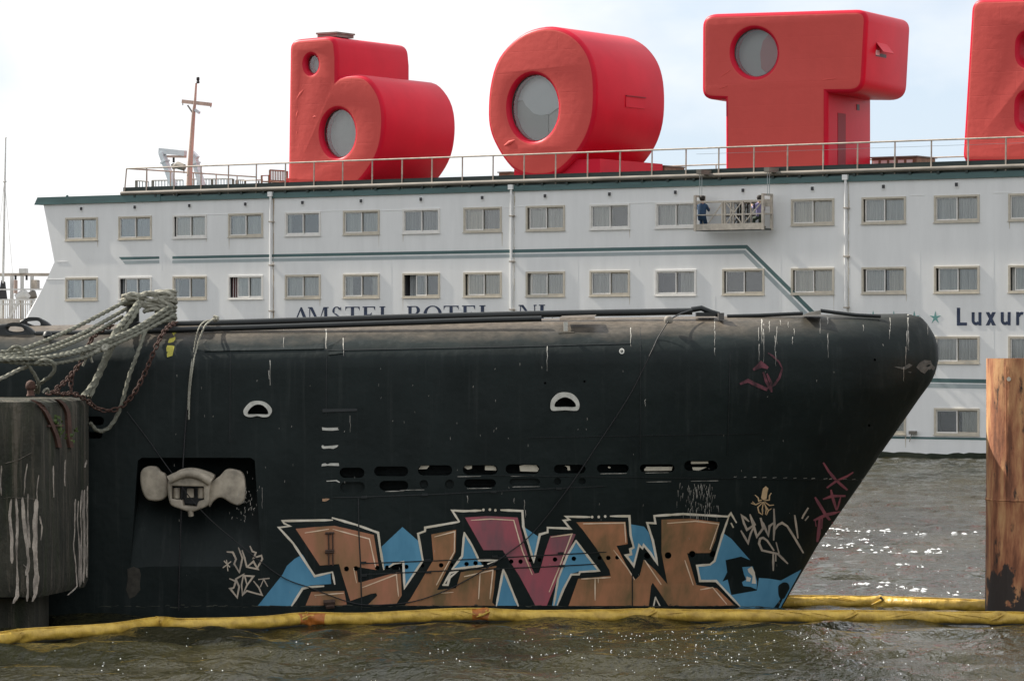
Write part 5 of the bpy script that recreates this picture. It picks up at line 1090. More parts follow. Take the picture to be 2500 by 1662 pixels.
part('crown_arch', MB().tube(cr_spline([P(*zK(*p), YA - .15) for p in ((420, 340), (520, 295), (620, 280), (720, 310), (800, 360))], .08), .07, 10).mesh(), M_anch, anchor, smooth=50)
part('shank_end', MB().box(P(*zK(585, 500), YA + .02), P(*zK(655, 415), YA + .2)).mesh(), M_anch, anchor)
for a in (490, 715): part('lug', MB().tube([P(*zK(a, 505), YA), P(*zK(a, 412), YA)], .055, 10).mesh(), M_anch, anchor, smooth=50)
part('pin', MB().tube([P(*zK(615, 615), YA - .1), P(*zK(622, 668), YA - .08)], .045, 8).mesh(), M_anch, anchor, smooth=50)
part('crown_back', MB().box(P(*zK(450, 560), YA + .17), P(*zK(735, 395), YA + .22)).mesh(), M_deckr, anchor)
# ------------------------------------------------------------------ mooring bitts on the submarine with coils of rope
M_rope = mat('grey_green_rope', (0.21, 0.21, 0.165), 0.9, var=0.4, scale=14, bump=.3, bscale=60)
M_rope2 = mat('pale_rope', (0.34, 0.33, 0.27), 0.9, var=0.35, scale=14, bump=.3, bscale=60)
M_rustc = mat('rusty_chain', (0.085, 0.040, 0.028), 0.85, var=0.5, scale=25)
M_rustb = mat('rusty_iron', (0.11, 0.055, 0.04), 0.85, var=0.4, scale=9, bump=.3, bscale=20)
def rope_mesh(pts, r, step=.02, lob=.2):
    return MB().tube(cr_spline(pts, step), r, 10, twist=1 / (r * 2.2), lob=lob, nl=3).mesh()
YBT = 55.05
bt = thing('mooring_bitts', 'pair of black bollard posts on the submarine casing wound with thick rope', 'bollard', tuple(P(362, 792, YBT)))
for a, b0, b1 in ((324, 792, 722), (404, 792, 716)):
    q = P(a, b0, YBT); top = P(a, b1, YBT).z
    part('post', MB().lathe([(.14, 0), (.14, .03), (.105, .05), (.105, top - q.z - .06), (.125, top - q.z - .04), (.12, top - q.z), (.05, top - q.z + .02)], q, 16).mesh(), M_deckr, bt, smooth=50)
part('base', MB().box(P(296, 800, YBT - .22), P(430, 791, YBT + .22)).mesh(), M_deckr, bt)
def Z7(x, y, Y): return P(*z7(x, y), Y)
def coil(c, r, h, rr, tilt, n=22):
    return [Vector((c.x + r * math.cos(2 * math.pi * i / n), c.y + r * math.sin(2 * math.pi * i / n), c.z + h + tilt * math.cos(2 * math.pi * i / n + 1.0))) for i in range(n + 1)]
cl = thing('rope_coil', 'tangle of thick pale rope wrapped round both bollard posts on the casing', 'rope', tuple(P(362, 760, YBT)))
rd = random.Random(11)
for a, hs_list in ((324, (.32, .385, .445)), (404, (.02, .08, .14, .20, .26, .33, .39, .46, .51))):
    q = P(a, 790, YBT)
    for h in hs_list:
        part('turn', MB().tube(coil(q, .145 + rd.uniform(0, .02), h, .03, rd.uniform(.005, .02)), .031, 9, twist=14, lob=.2).mesh(), M_rope2 if h > .36 else M_rope, cl, smooth=60)
for pts in ([(1060, 250), (1110, 275), (1190, 262), (1260, 235), (1340, 262), (1430, 290), (1485, 288)], [(1070, 262), (1150, 245), (1230, 275), (1300, 290), (1380, 262), (1440, 235), (1400, 222), (1330, 235)], [(1200, 245), (1270, 225), (1340, 250), (1390, 300), (1450, 318)], [(1190, 330), (1260, 340), (1340, 330), (1400, 345), (1460, 372)], [(1220, 385), (1300, 365), (1380, 375), (1450, 410)], [(1180, 300), (1240, 318), (1330, 300), (1420, 318), (1470, 340)], [(1080, 300), (1100, 240), (1160, 243), (1170, 290)], [(1350, 225), (1420, 230), (1460, 250), (1440, 275), (1360, 262)]):
    part('turn', rope_mesh([Z7(x, y, YBT - .19 - .03 * (i % 2) + .02 * rd.random()) for i, (x, y) in enumerate(pts)], .034), M_rope2, cl, smooth=60)
def rope(label, pts, r, m=None, group=None, name='mooring_rope', cat='rope'):
    return solo(name, rope_mesh(pts, r), m or M_rope, label, cat, base=tuple(pts[0]), group=group or ('ropes and lines on the submarine' if cat == 'rope' else None), smooth=60)
rope('uppermost of the long ropes running from the bollard down to the left', [Z7(1075, 296, 54.85), Z7(640, 520, 53.6), Z7(330, 655, 52.6), Z7(150, 715, 52.1), Z7(-60, 735, 51.6)], .030)
rope('second long rope under the uppermost one, running from the bollard to the left edge', [Z7(1070, 365, 54.85), Z7(700, 570, 53.5), Z7(400, 695, 52.5), Z7(180, 742, 52.0), Z7(-60, 765, 51.5)], .030)
rope('third long rope from the left bollard post, lowest of the upper group', [Z7(1040, 430, 54.8), Z7(750, 590, 53.4), Z7(450, 710, 52.5), Z7(200, 765, 51.9), Z7(-60, 778, 51.4)], .028)
rope('thick pale rope sagging from the right bollard post along the front of the bundle', [Z7(1455, 335, 54.8), Z7(1150, 530, 54.0), Z7(880, 640, 53.3), Z7(600, 735, 52.6), Z7(300, 785, 51.9), Z7(-60, 788, 51.2)], .034)
rope('pale rope lying alongside the thick one from the right bollard post', [Z7(1465, 372, 54.8), Z7(1200, 530, 54.1), Z7(960, 632, 53.5), Z7(700, 722, 52.8), Z7(420, 775, 52.1), Z7(-60, 800, 51.1)], .030)
rope('lowest sagging rope, knotted halfway and curving up at the left edge', [Z7(1480, 420, 54.7), Z7(1200, 565, 54.0), Z7(940, 680, 53.4), Z7(870, 705, 53.2), Z7(700, 780, 52.8), Z7(450, 828, 52.2), Z7(250, 828, 51.8), Z7(-60, 800, 51.2)], .027)
kn = thing('rope_knot', 'pale eye splice knot where two ropes join in front of the black hull', 'knot', tuple(Z7(800, 730, 53.1)))
part('splice', rope_mesh([Z7(915, 680, 53.3), Z7(850, 710, 53.15), Z7(740, 745, 53.0)], .04), M_rope2, kn, smooth=60)
part('eye', rope_mesh([Z7(895, 672, 53.25), Z7(870, 690, 53.15), Z7(880, 715, 53.1), Z7(905, 700, 53.2), Z7(890, 675, 53.25)], .025), M_rope2, kn, smooth=60)
part('eye', rope_mesh([Z7(700, 735, 53.0), Z7(725, 730, 52.95), Z7(735, 760, 52.95), Z7(705, 765, 53.0), Z7(698, 740, 53.0)], .03), M_rope2, kn, smooth=60)
for a, b in (((770, 765), (785, 820)), ((740, 770), (705, 850))): part('loose_end', rope_mesh([Z7(*a, 53.0), Z7(*b, 53.0)], .018), M_rope2, kn, smooth=60)
rope('thick doubled rope dropping from the left bollard post to the concrete block', [Z7(1180, 305, 54.75), Z7(1110, 400, 54.4), Z7(1020, 510, 53.95), Z7(960, 600, 53.8), Z7(890, 790, 53.65), Z7(800, 985, 53.5), Z7(705, 1112, 53.3)], .042)
rope('second rope dropping beside the doubled one to the corner of the concrete block', [Z7(1190, 330, 54.7), Z7(1120, 450, 54.3), Z7(1010, 590, 53.9), Z7(935, 735, 53.72), Z7(840, 940, 53.62), Z7(762, 1115, 53.4)], .036)
rope('long loop of rope hanging down the black flank below the rusty chain', [Z7(1235, 552, 54.05), Z7(1165, 755, 53.78), Z7(1100, 930, 53.72), Z7(1040, 1150, 53.7), Z7(985, 1290, 53.7), Z7(915, 1380, 53.68), Z7(840, 1400, 53.62), Z7(790, 1362, 53.55), Z7(770, 1330, 53.5)], .030)
rope('short rope loop above the concrete block, its end hanging in front of the chain', [Z7(60, 735, 51.9), Z7(110, 690, 51.9), Z7(170, 690, 51.9), Z7(215, 740, 51.9), Z7(240, 835, 51.8), Z7(300, 930, 51.9), Z7(328, 1000, 52.0), Z7(325, 1075, 52.2)], .026)
rope('rope curling over like a shepherd crook above the rusty iron knob', [Z7(295, 830, 51.8), Z7(360, 800, 51.8), Z7(430, 808, 51.8), Z7(467, 850, 51.85), Z7(440, 920, 51.9), Z7(370, 975, 52.0), Z7(315, 1020, 52.1), Z7(298, 1072, 52.2)], .028)
rope('short pale rope rising from the left edge above the concrete block', [Z7(-60, 985, 51.5), Z7(60, 930, 51.6), Z7(160, 880, 51.8), Z7(245, 848, 51.9)], .028, M_rope2)
rope('small rope loop lying on top of the concrete block', [Z7(365, 1075, 52.0), Z7(385, 1045, 52.0), Z7(405, 1040, 52.0), Z7(415, 1075, 52.1)], .018, M_rope2)
rope('thin pale line tied over the deck rail and hanging beside the black cord', [SP(524, 770, .25) if 0 else P(528, 777, 54.9), P(512, 785, 54.6), P(498, 800, 54.25), SP(480, 850, .03), SP(470, 900, .03), SP(463, 960, .03), SP(461, 1024, .03)], .014, M_rope2)
rope('thin pale line doubled behind the hanging cord at the deck rail', [P(520, 780, 54.8), P(498, 786, 54.5), P(484, 805, 54.15), SP(474, 850, .03), SP(466, 900, .03), SP(461, 950, .03), SP(459, 1000, .03)], .011, M_rope2)
part_k = solo('rope_knot', rope_mesh([P(522, 772, 54.9), P(532, 775, 54.85), P(526, 783, 54.85), P(520, 778, 54.9), P(533, 780, 54.85)], .02), M_rope2, 'small pale knot on the deck rail where the thin lines are tied', 'knot', base=tuple(P(526, 778, 54.9)), smooth=60)
rope('thin black cord hanging straight down the flank to the yellow boom', [SP(457, 990, .03), SP(450, 1080, .03), SP(446, 1150, .06), SP(442, 1260, .05), SP(438, 1380, .03), SP(436, 1490, .03)], .011, M_black, name='cord', cat='cord')
rope('slack black wire drooping across the flank from the bow roller', [P(1632, 784, 54.45), SP(1606, 825, .03), SP(1592, 855, .03), SP(1538, 963, .03), SP(1457, 1088, .03), SP(1381, 1200, .03), SP(1299, 1302, .03), SP(1240, 1350, .03), SP(1184, 1389, .03), SP(1117, 1427, .03), SP(1060, 1452, .03), SP(995, 1470, .03), SP(905, 1476, .03), SP(847, 1467, .03), SP(760, 1435, .03), SP(688, 1407, .03), SP(595, 1337, .03), SP(487, 1241, .1), SP(391, 1115, .05), SP(367, 1080, .03), SP(310, 1005, .03)], .008, M_black, name='wire', cat='wire')
# ------------------------------------------------------------------ rusty chains, link by link
def link_mesh(l=.10, w_=.062, r=.013):
    pts = []
    for i in range(16):
        a = 2 * math.pi * i / 16; c, s = math.cos(a), math.sin(a); pts.append(Vector((c * w_ / 2 - 0, s * w_ / 2 + (l - w_) / 2 * (1 if s >= 0 else -1), 0)))
    v = []; f = []; n = len(pts)
    for i in range(n):
        t = (pts[(i + 1) % n] - pts[i - 1]).normalized(); q = Vector((0, 0, 1)); u = t.cross(q)
        for j in range(6): a = 2 * math.pi * j / 6; v.append(pts[i] + (u * math.cos(a) + q * math.sin(a)) * r)
    for i in range(n):
        for j in range(6): f.append((i * 6 + j, i * 6 + (j + 1) % 6, ((i + 1) % n) * 6 + (j + 1) % 6, ((i + 1) % n) * 6 + j))
    m = mesh(v, f, 'link'); m.materials.append(M_rustc); m.polygons.foreach_set('use_smooth', [True] * len(f)); return m
LINK = link_mesh()
def chain(label, pts, pitch=.066):
    t = thing('chain', label, 'chain', tuple(pts[0]), group='rusty mooring chains'); p = cr_spline(pts, pitch)
    for i in range(len(p) - 1):
        d = (p[i + 1] - p[i]).normalized(); qt = d.to_track_quat('Y', 'Z').to_matrix().to_4x4()
        o = bpy.data.objects.new('link', LINK); COL.objects.link(o); o.parent = t
        o.matrix_local = Matrix.Translation(p[i].lerp(p[i + 1], .5) - Vector(t['base'])) @ qt @ Matrix.Rotation(R(90 * (i % 2) + 25), 4, 'Y')
chain('heavy rusty chain hanging in a deep curve from the bollard to the concrete block', [Z7(1500, 478, 54.5), Z7(1440, 510, 54.25), Z7(1385, 570, 53.95), Z7(1320, 700, 53.76), Z7(1240, 890, 53.74), Z7(1165, 1040, 53.72), Z7(1095, 1135, 53.7), Z7(1000, 1212, 53.66), Z7(900, 1228, 53.6), Z7(820, 1205, 53.5), Z7(765, 1165, 53.4)])
chain('rusty chain doubled on the deck edge left of the bollard', [Z7(960, 505, 54.3), Z7(880, 535, 54.1), Z7(800, 590, 53.9), Z7(760, 660, 53.75), Z7(720, 770, 53.65)])
chain('rusty chain running down behind the ropes to the top of the concrete block', [Z7(730, 760, 53.55), Z7(680, 830, 53.45), Z7(620, 905, 53.3), Z7(550, 985, 53.1), Z7(455, 1060, 52.9)])
chain('short rusty chain hanging down to the heap on the concrete block', [Z7(620, 900, 53.3), Z7(605, 980, 53.2), Z7(605, 1055, 53.1)])
chain('rusty chain lying in a heap along the top of the concrete block', [Z7(400, 1088, 52.3), Z7(470, 1070, 52.5), Z7(530, 1088, 52.6), Z7(600, 1080, 52.8), Z7(690, 1108, 53.0), Z7(770, 1165, 53.2)])
# ------------------------------------------------------------------ concrete mooring block at the left
M_conc = bpy.data.materials.new('mossy_concrete'); M_conc.use_nodes = True
def conc_mat(m):
    t = m.node_tree; b = t.nodes['Principled BSDF']; g = t.nodes.new('ShaderNodeTexCoord'); Lk = t.links.new
    def noise(sc, st, det=8):
        mp = t.nodes.new('ShaderNodeMapping'); mp.inputs['Scale'].default_value = st
        n = t.nodes.new('ShaderNodeTexNoise'); n.inputs['Scale'].default_value = sc; n.inputs['Detail'].default_value = det; n.inputs['Roughness'].default_value = .65
        Lk(g.outputs['Object'], mp.inputs['Vector']); Lk(mp.outputs['Vector'], n.inputs['Vector']); return n
    def ramp(s, a, b_, c0, c1):
        r = t.nodes.new('ShaderNodeValToRGB'); r.color_ramp.elements[0].position = a; r.color_ramp.elements[1].position = b_; r.color_ramp.elements[0].color = (*c0, 1); r.color_ramp.elements[1].color = (*c1, 1); Lk(s.outputs['Fac'], r.inputs['Fac']); return r.outputs['Color']
    def mixc(f, a, b_):
        x = t.nodes.new('ShaderNodeMix'); x.data_type = 'RGBA'; Lk(f, x.inputs['Factor']); Lk(a, x.inputs['A']); Lk(b_, x.inputs['B']); return x.outputs['Result']
    base = ramp(noise(2.0, (1, 1, .35)), .3, .7, (0.008, 0.010, 0.006), (0.055, 0.052, 0.038))
    moss = ramp(noise(1.2, (2, 2, .3)), .5, .68, (0, 0, 0), (.85,) * 3); r = t.nodes.new('ShaderNodeRGB'); r.outputs[0].default_value = (0.022, 0.032, 0.010, 1); base = mixc(moss, base, r.outputs[0])
    st = ramp(noise(5, (1.5, 1.5, .10)), .52, .66, (0, 0, 0), (.75,) * 3); r2 = t.nodes.new('ShaderNodeRGB'); r2.outputs[0].default_value = (0.13, 0.11, 0.085, 1); base = mixc(st, base, r2.outputs[0])
    Lk(base, b.inputs['Base Color']); b.inputs['Roughness'].default_value = .9
    bp = t.nodes.new('ShaderNodeBump'); bp.inputs['Strength'].default_value = 1.0; bp.inputs['Distance'].default_value = .07; Lk(noise(6, (1, 1, .7)).outputs['Fac'], bp.inputs['Height']); Lk(bp.outputs['Normal'], b.inputs['Normal'])
conc_mat(M_conc)
bx1 = P(98, 1460, 51.0); bx2 = P(222, 1404, 55.0); xr0 = bx1.x; xr1 = bx2.x; zb_ = bx1.z; ztb = P(150, 973, 52.5).z
ft = [(-13, 51.0), (xr0 - .02, 51.0), (xr1, 53.72), (-13, 53.72)]; xr1 = xr0 + (bx2.x - xr0) * .85
prof_ = rounded([(-13, 51.0, 0), (xr0, 51.0, 0), (P(222, 1404, 53.65).x, 53.62, 0), (-13, 53.62, 0)], [0, .10, .14, 0], 5)
bm = bmesh.new(); lev = [zb_ + .0, zb_ + .10, zb_ + .35, zb_ + .8, zb_ + 1.3, zb_ + 1.8, zb_ + 2.3, ztb - .12, ztb - .03, ztb]; ins = [.05, .01, 0, 0, 0, 0, 0, 0, .04, .14]
rdb = random.Random(2); ringv = []
for z, i_ in zip(lev, ins):
    ring = []
    for q in prof_: ring.append(bm.verts.new((q.x - (i_ if q.x > -12.9 else 0), q.y + i_ * (1 if q.y < 52 else -1) * (1 if q.x > -12.9 or True else 0), z + rdb.uniform(-.015, .015) * (0 < i_ < .2))))
    ringv.append(ring)
for a, b in zip(ringv[:-1], ringv[1:]):
    for i in range(len(a)): bm.faces.new((a[i], a[(i + 1) % len(a)], b[(i + 1) % len(a)], b[i]))
bm.faces.new(ringv[-1]); bm.faces.new(list(reversed(ringv[0]))); bmesh.ops.recalc_face_normals(bm, faces=bm.faces)
bme = bpy.data.meshes.new('block'); bm.to_mesh(bme); bm.free()
blk = thing('mooring_block', 'dark mossy concrete mooring block with white lime streaks at the left edge', 'mooring block', (-9, 52.3, zb_))
part('block', bme, M_conc, blk, smooth=40)
part('pillar', MB().box((-13, 51.6, -1.2), (P(84, 1500, 51.6).x, 53.2, zb_ + .05)).mesh(), M_conc, blk)
# lime crusts running down the front and the right face
M_lime = mat('lime_crust', (0.48, 0.42, 0.36), 0.9, var=0.65, scale=9, stretch=(1, 1, .4), bump=.4, bscale=25)
def face_pt(px, py):
    """point on the block's front or right face under a photograph pixel"""
    x = (px - 1250) / F
    q = [Vector((a.x, a.y)) for a in prof_]; best = None
    for i in range(len(q) - 1):
        a, b = q[i], q[i + 1]
        # solve X = x * Y along the edge
        d = b - a; den = d.x - x * d.y
        if abs(den) < 1e-9: continue
        s = (x * a.y - a.x) / den
        if -.01 <= s <= 1.01:
            p = a + d * s
            if best is None or p.y < best.y: best = p; n = Vector((d.y, -d.x)).normalized()
    if best is None: best = q[len(q) // 2]; n = Vector((1, 0))
    return Vector((best.x + n.x * .012, best.y + n.y * .012, CZ - (py - 831) / F * best.y)), Vector((n.x, n.y, 0))
def crust(pts, wd, seed):
    r_ = random.Random(seed); o = []
    for i in range(len(pts) - 1):
        n = max(1, int(math.hypot(pts[i + 1][0] - pts[i][0], pts[i + 1][1] - pts[i][1]) / 9))
        o += [(pts[i][0] + (pts[i + 1][0] - pts[i][0]) * k / n, pts[i][1] + (pts[i + 1][1] - pts[i][1]) * k / n) for k in range(n)]
    o.append(pts[-1]); V = []; FF = []; ww = 1.0; j = 0.0
    for i, (a, b) in enumerate(o):
        ww = min(1.6, max(.5, ww + r_.uniform(-.28, .28))); w2 = wd / 2 * ww * (1 if 0 < i < len(o) - 1 else .4); j = .7 * j + r_.uniform(-.7, .7)
        l, n1 = face_pt(a - w2 + j, b); m, n2 = face_pt(a + j, b); r, n3 = face_pt(a + w2 + j, b)
        V += [l - n1 * .014, m - n2 * .002, r - n3 * .014]
        if i: k = 3 * i; FF += [(k - 3, k, k + 1, k - 2), (k - 2, k + 1, k + 2, k - 1)]
    return mesh(V, FF, 'lime')
z8 = zoomer(0, 950, .45413)
for i, (pts, wd) in enumerate((([(60, 590), (52, 680), (62, 800), (62, 935)], 7), ([(85, 585), (95, 700), (90, 850), (95, 1000), (92, 1110), (70, 1150)], 9), ([(120, 580), (130, 720), (145, 830), (155, 930), (140, 1000)], 10), ([(150, 560), (150, 700), (160, 850)], 6), ([(125, 940), (148, 960), (150, 1080), (145, 1140)], 8), ([(195, 590), (190, 700), (190, 850), (195, 1000), (190, 1100), (175, 1140)], 14), ([(212, 680), (225, 740), (218, 810)], 7), ([(210, 460), (200, 540), (200, 600)], 4), ([(145, 400), (135, 480), (130, 570)], 6), ([(8, 410), (2, 500), (8, 570)], 8), ([(10, 585), (60, 580), (130, 585), (200, 590)], 4), ([(20, 400), (100, 378), (170, 340)], 3),
     ([(405, 590), (402, 700), (395, 850), (410, 960), (415, 1060)], 6), ([(420, 600), (418, 700), (425, 850), (428, 1060)], 5), ([(440, 540), (432, 640), (438, 780), (436, 1050)], 6), ([(455, 540), (450, 650), (455, 800), (450, 1040)], 5), ([(470, 520), (468, 650), (468, 1010)], 5), ([(415, 1055), (400, 1075), (365, 1105)], 4), ([(350, 380), (348, 520)], 5), ([(285, 410), (290, 580)], 4), ([(465, 380), (455, 420)], 5))):
    part('lime_streak', crust([z8(*p) for p in pts], wd * .62 + 1.6, i), M_lime, blk)
# rusty straps over the right corner
for pts in ([(270, 1135), (320, 1160), (370, 1230), (420, 1330), (470, 1450), (490, 1540)], [(470, 1130), (520, 1165), (560, 1240), (570, 1330), (575, 1450), (590, 1540)]):
    V = []; FF = []
    o = cr_spline([Vector((*z7(*p), 0)) for p in pts], 8)
    for i, q in enumerate(o):
        l, n1 = face_pt(q.x - 4.5, q.y); r, n3 = face_pt(q.x + 4.5, q.y); V += [l + n1 * .03, r + n3 * .03, l - n1 * .02, r - n3 * .02]
        if i: k = 4 * i; FF += [(k - 4, k, k + 1, k - 3), (k - 3, k + 1, k + 3, k - 1), (k, k - 4, k - 2, k + 2)]
    part('strap', mesh(V, FF), M_rustb, blk)
part('bracket', MB().bar(face_pt(115, 1039)[0] - Vector((0, .03, 0)), face_pt(152, 1038)[0] - Vector((0, .03, 0)), .03).mesh(), M_rustb, blk)
kb = thing('iron_bollard', 'small round-headed rusty iron bollard on top of the concrete block', 'bollard', tuple(P(75, 962, 52.0)))
q = P(75, 966, 52.0); part('stem', MB().lathe([(.07, 0), (.055, .03), (.05, .10)], q, 12).mesh(), M_rustb, kb, smooth=50)
part('head', MB().lathe([(.05, .09), (.075, .11), (.078, .16), (.06, .21), (.02, .235)], q, 14).mesh(), M_rustb, kb, smooth=60)
M_leaf = mat('bright_weed_leaf', (0.09, 0.14, 0.03), 0.6, var=.4, scale=20)
def weed(label, px, py, n, seed):
    r_ = random.Random(seed); c, nn = face_pt(px, py); t = thing('weed', label, 'plant', tuple(c), group='weeds on the concrete block'); m = MB()
    for i in range(n):
        d = Vector((r_.uniform(-1, 1), r_.uniform(-1, .1), r_.uniform(-.6, 1))).normalized(); s = Vector((r_.uniform(-.10, .10), -.02 - r_.random() * .05, r_.uniform(-.09, .09))); L_ = r_.uniform(.05, .11); sd = d.cross(Vector((0, -1, .2))).normalized() * L_ * .22
        m.add([c + s, c + s + d * L_ * .5 + sd, c + s + d * L_, c + s + d * L_ * .5 - sd], [(0, 1, 2, 3)])
    part('leaves', m.mesh(), M_leaf, t, kind='stuff'); part('stem', MB().tube([c + Vector((0, .02, -.05)), c + Vector((0, -.03, .04))], .006, 5).mesh(), M_leaf, t)
weed('bright green weed growing between the straps high on the block face', 136, 1032, 34, 1); weed('smaller green weed lower on the mossy block face', 143, 1062, 22, 2); weed('dark little weed at the right strap of the block', 168, 1060, 14, 3)
# ------------------------------------------------------------------ oil boom: front and back lengths
M_boom = mat('yellow_boom_vinyl', (0.64, 0.425, 0.075), 0.42, col2=(0.36, 0.225, 0.04), scale=4.5, stretch=(1, 1, 1), lo=.3, hi=.6, bump=.9, bscale=5, bstretch=(1.6, .5, .8), spec=.4)
M_boomo = mat('orange_boom_patch', (0.55, 0.18, 0.03), 0.5, var=.4, scale=7, bump=.4, bscale=10)
M_boomk = mat('boom_grime', (0.03, 0.03, 0.022), 0.8)
def boom(label, pts, r, joints, patches, seed):
    """pts: centre points in world coordinates; joints/patches: photograph columns"""
    rdm = random.Random(seed); c = cr_spline(pts, .06); t = thing('oil_boom', label, 'boom', tuple(pts[0]), group='yellow oil booms'); n = 20; v = []; f = []
    ph = [rdm.uniform(0, 6.3) for _ in range(8)]; s = 0; mi = []
    for i, p in enumerate(c):
        if i: s += (c[i] - c[i - 1]).length
        px = p.x / p.y * F + 1250; jn = max([0] + [math.exp(-((px - j) / 16) ** 2) for j in joints])
        tn = (c[min(i + 1, len(c) - 1)] - c[max(i - 1, 0)]).normalized(); side = Vector((-tn.y, tn.x, 0)).normalized()
        for j in range(n):
            a = 2 * math.pi * j / n
            wr = .06 * math.sin(9 * s + 3 * a + ph[0]) * math.sin(2.1 * s + ph[1]) + .05 * math.sin(15 * s - 4 * a + ph[2]) * math.sin(1.3 * s + ph[5]) + .035 * math.sin(29 * s + 5 * a + ph[3]) * math.sin(3.1 * s + ph[6])
            rad = r * (1 + wr * (1 + 2.2 * jn) - .10 * jn * (1 + math.sin(2 * a + s * 40))); 
            hx = math.cos(a) * 1.0; hz = math.sin(a) * (.92 + .22 * jn)
            v.append(p + side * hx * rad + Vector((0, 0, hz * rad)))
        # a pinched seam rib along the top
        if i:
            for j in range(n):
                k0 = (i - 1) * n + j; k1 = (i - 1) * n + (j + 1) % n; f.append((k0, k1, k1 + n, k0 + n))
                mi.append(1 if any(a0 < px < a1 and rdm.random() < .93 for a0, a1 in patches) and True else 0)
    m = mesh(v, f, 'boom', mi); part('tube', m, [M_boom, M_boomo], t, smooth=70)
    rib = MB(); tp = [p + Vector((0, 0, r * .97 + .006 * math.sin(p.x * 3 + ph[4]))) for p in c]; rib.tube(tp[::2], r * .13, 6); part('top_seam', rib.mesh(), M_boom, t, smooth=60)
    sk = MB(); bp_ = [p + Vector((0, -r * .35, -r * .88)) for p in c[::3]]; sk.tube(bp_, r * .22, 6); part('ballast_skirt', sk.mesh(), M_boomk, t, smooth=60)
    for j in joints:
        k = min(range(len(c)), key=lambda i: abs(c[i].x / c[i].y * F + 1250 - j)); p = c[k]
        q = [p + Vector((.02 * math.sin(7 * a_), math.cos(a_) * -r * 1.10, math.sin(a_) * r * 1.10)) for a_ in [R(20 + 140 * i / 8) for i in range(9)]]
        part('joint_strap', MB().tube(q, r * .10, 6).mesh(), M_boom, t, smooth=60)
        for sg in (-1, 1):
            for q_ in range(4):
                k2 = min(len(c) - 1, max(0, k + sg * int(3 + q_ * 3 + rdm.random() * 3))); k3 = min(len(c) - 1, max(0, k2 + sg * int(5 + rdm.random() * 5))); a0 = R(rdm.uniform(-20, 20)); a1 = R(rdm.uniform(40, 80))
                f0 = c[k2] + Vector((0, -math.cos(a0) * r * .99, math.sin(a0) * r * .95)); f1 = c[k3] + Vector((0, -math.cos(a1) * r * .97, math.sin(a1) * r * .93)); fm_ = f0.lerp(f1, .5) + Vector((0, -r * .13, r * .10))
                part('crease', MB().tube(cr_spline([f0, fm_, f1], .03), r * .06, 6).mesh(), M_boom, t, smooth=70)
        part('fold', MB().tube([p + Vector((-.16, -r * .95, -r * .25)), p + Vector((-.05, -r * 1.1, r * .15)), p + Vector((.06, -r * .9, r * .7))], [r * .05, r * .22, r * .06], 8).mesh(), M_boom, t, smooth=60)
def bpnt(px, pyc, zc):     # centre of the tube floating at height zc under a picture point
    Y = (CZ - zc) * F / (pyc - 831); return Vector(((px - 1250) / F * Y, Y, zc))
boom('yellow floating oil boom stretched along the near side of the submarine', [bpnt(a, b, .045) for a, b in ((-160, 1578), (0, 1560), (45, 1553), (136, 1546), (272, 1536), (363, 1524), (400, 1522), (454, 1526), (640, 1519), (740, 1511), (860, 1512), (1000, 1505), (1160, 1500), (1300, 1504), (1480, 1504), (1580, 1500), (1760, 1504), (1960, 1504), (2240, 1507), (2440, 1509), (2620, 1512))], .098, [48, 385, 752, 1185, 1592, 2085, 2440], [(732, 800), (1152, 1198)], 3)
boom('length of yellow oil boom behind the bow, running to the rusty pile', [bpnt(a, b, .02) for a, b in ((1500, 1462), (1750, 1466), (1907, 1469), (2060, 1469), (2150, 1470), (2260, 1475), (2400, 1479), (2520, 1482))], .105, [2150], [], 9)
tg = bpnt(2150, 1470, .02); solo('boom_toggle', MB().tube([tg + Vector((-.02, -.08, .09)), tg + Vector((.03, -.10, .04))], .022, 8).mesh(), M_black, 'small black toggle on top of the back boom', 'toggle', base=tuple(tg))
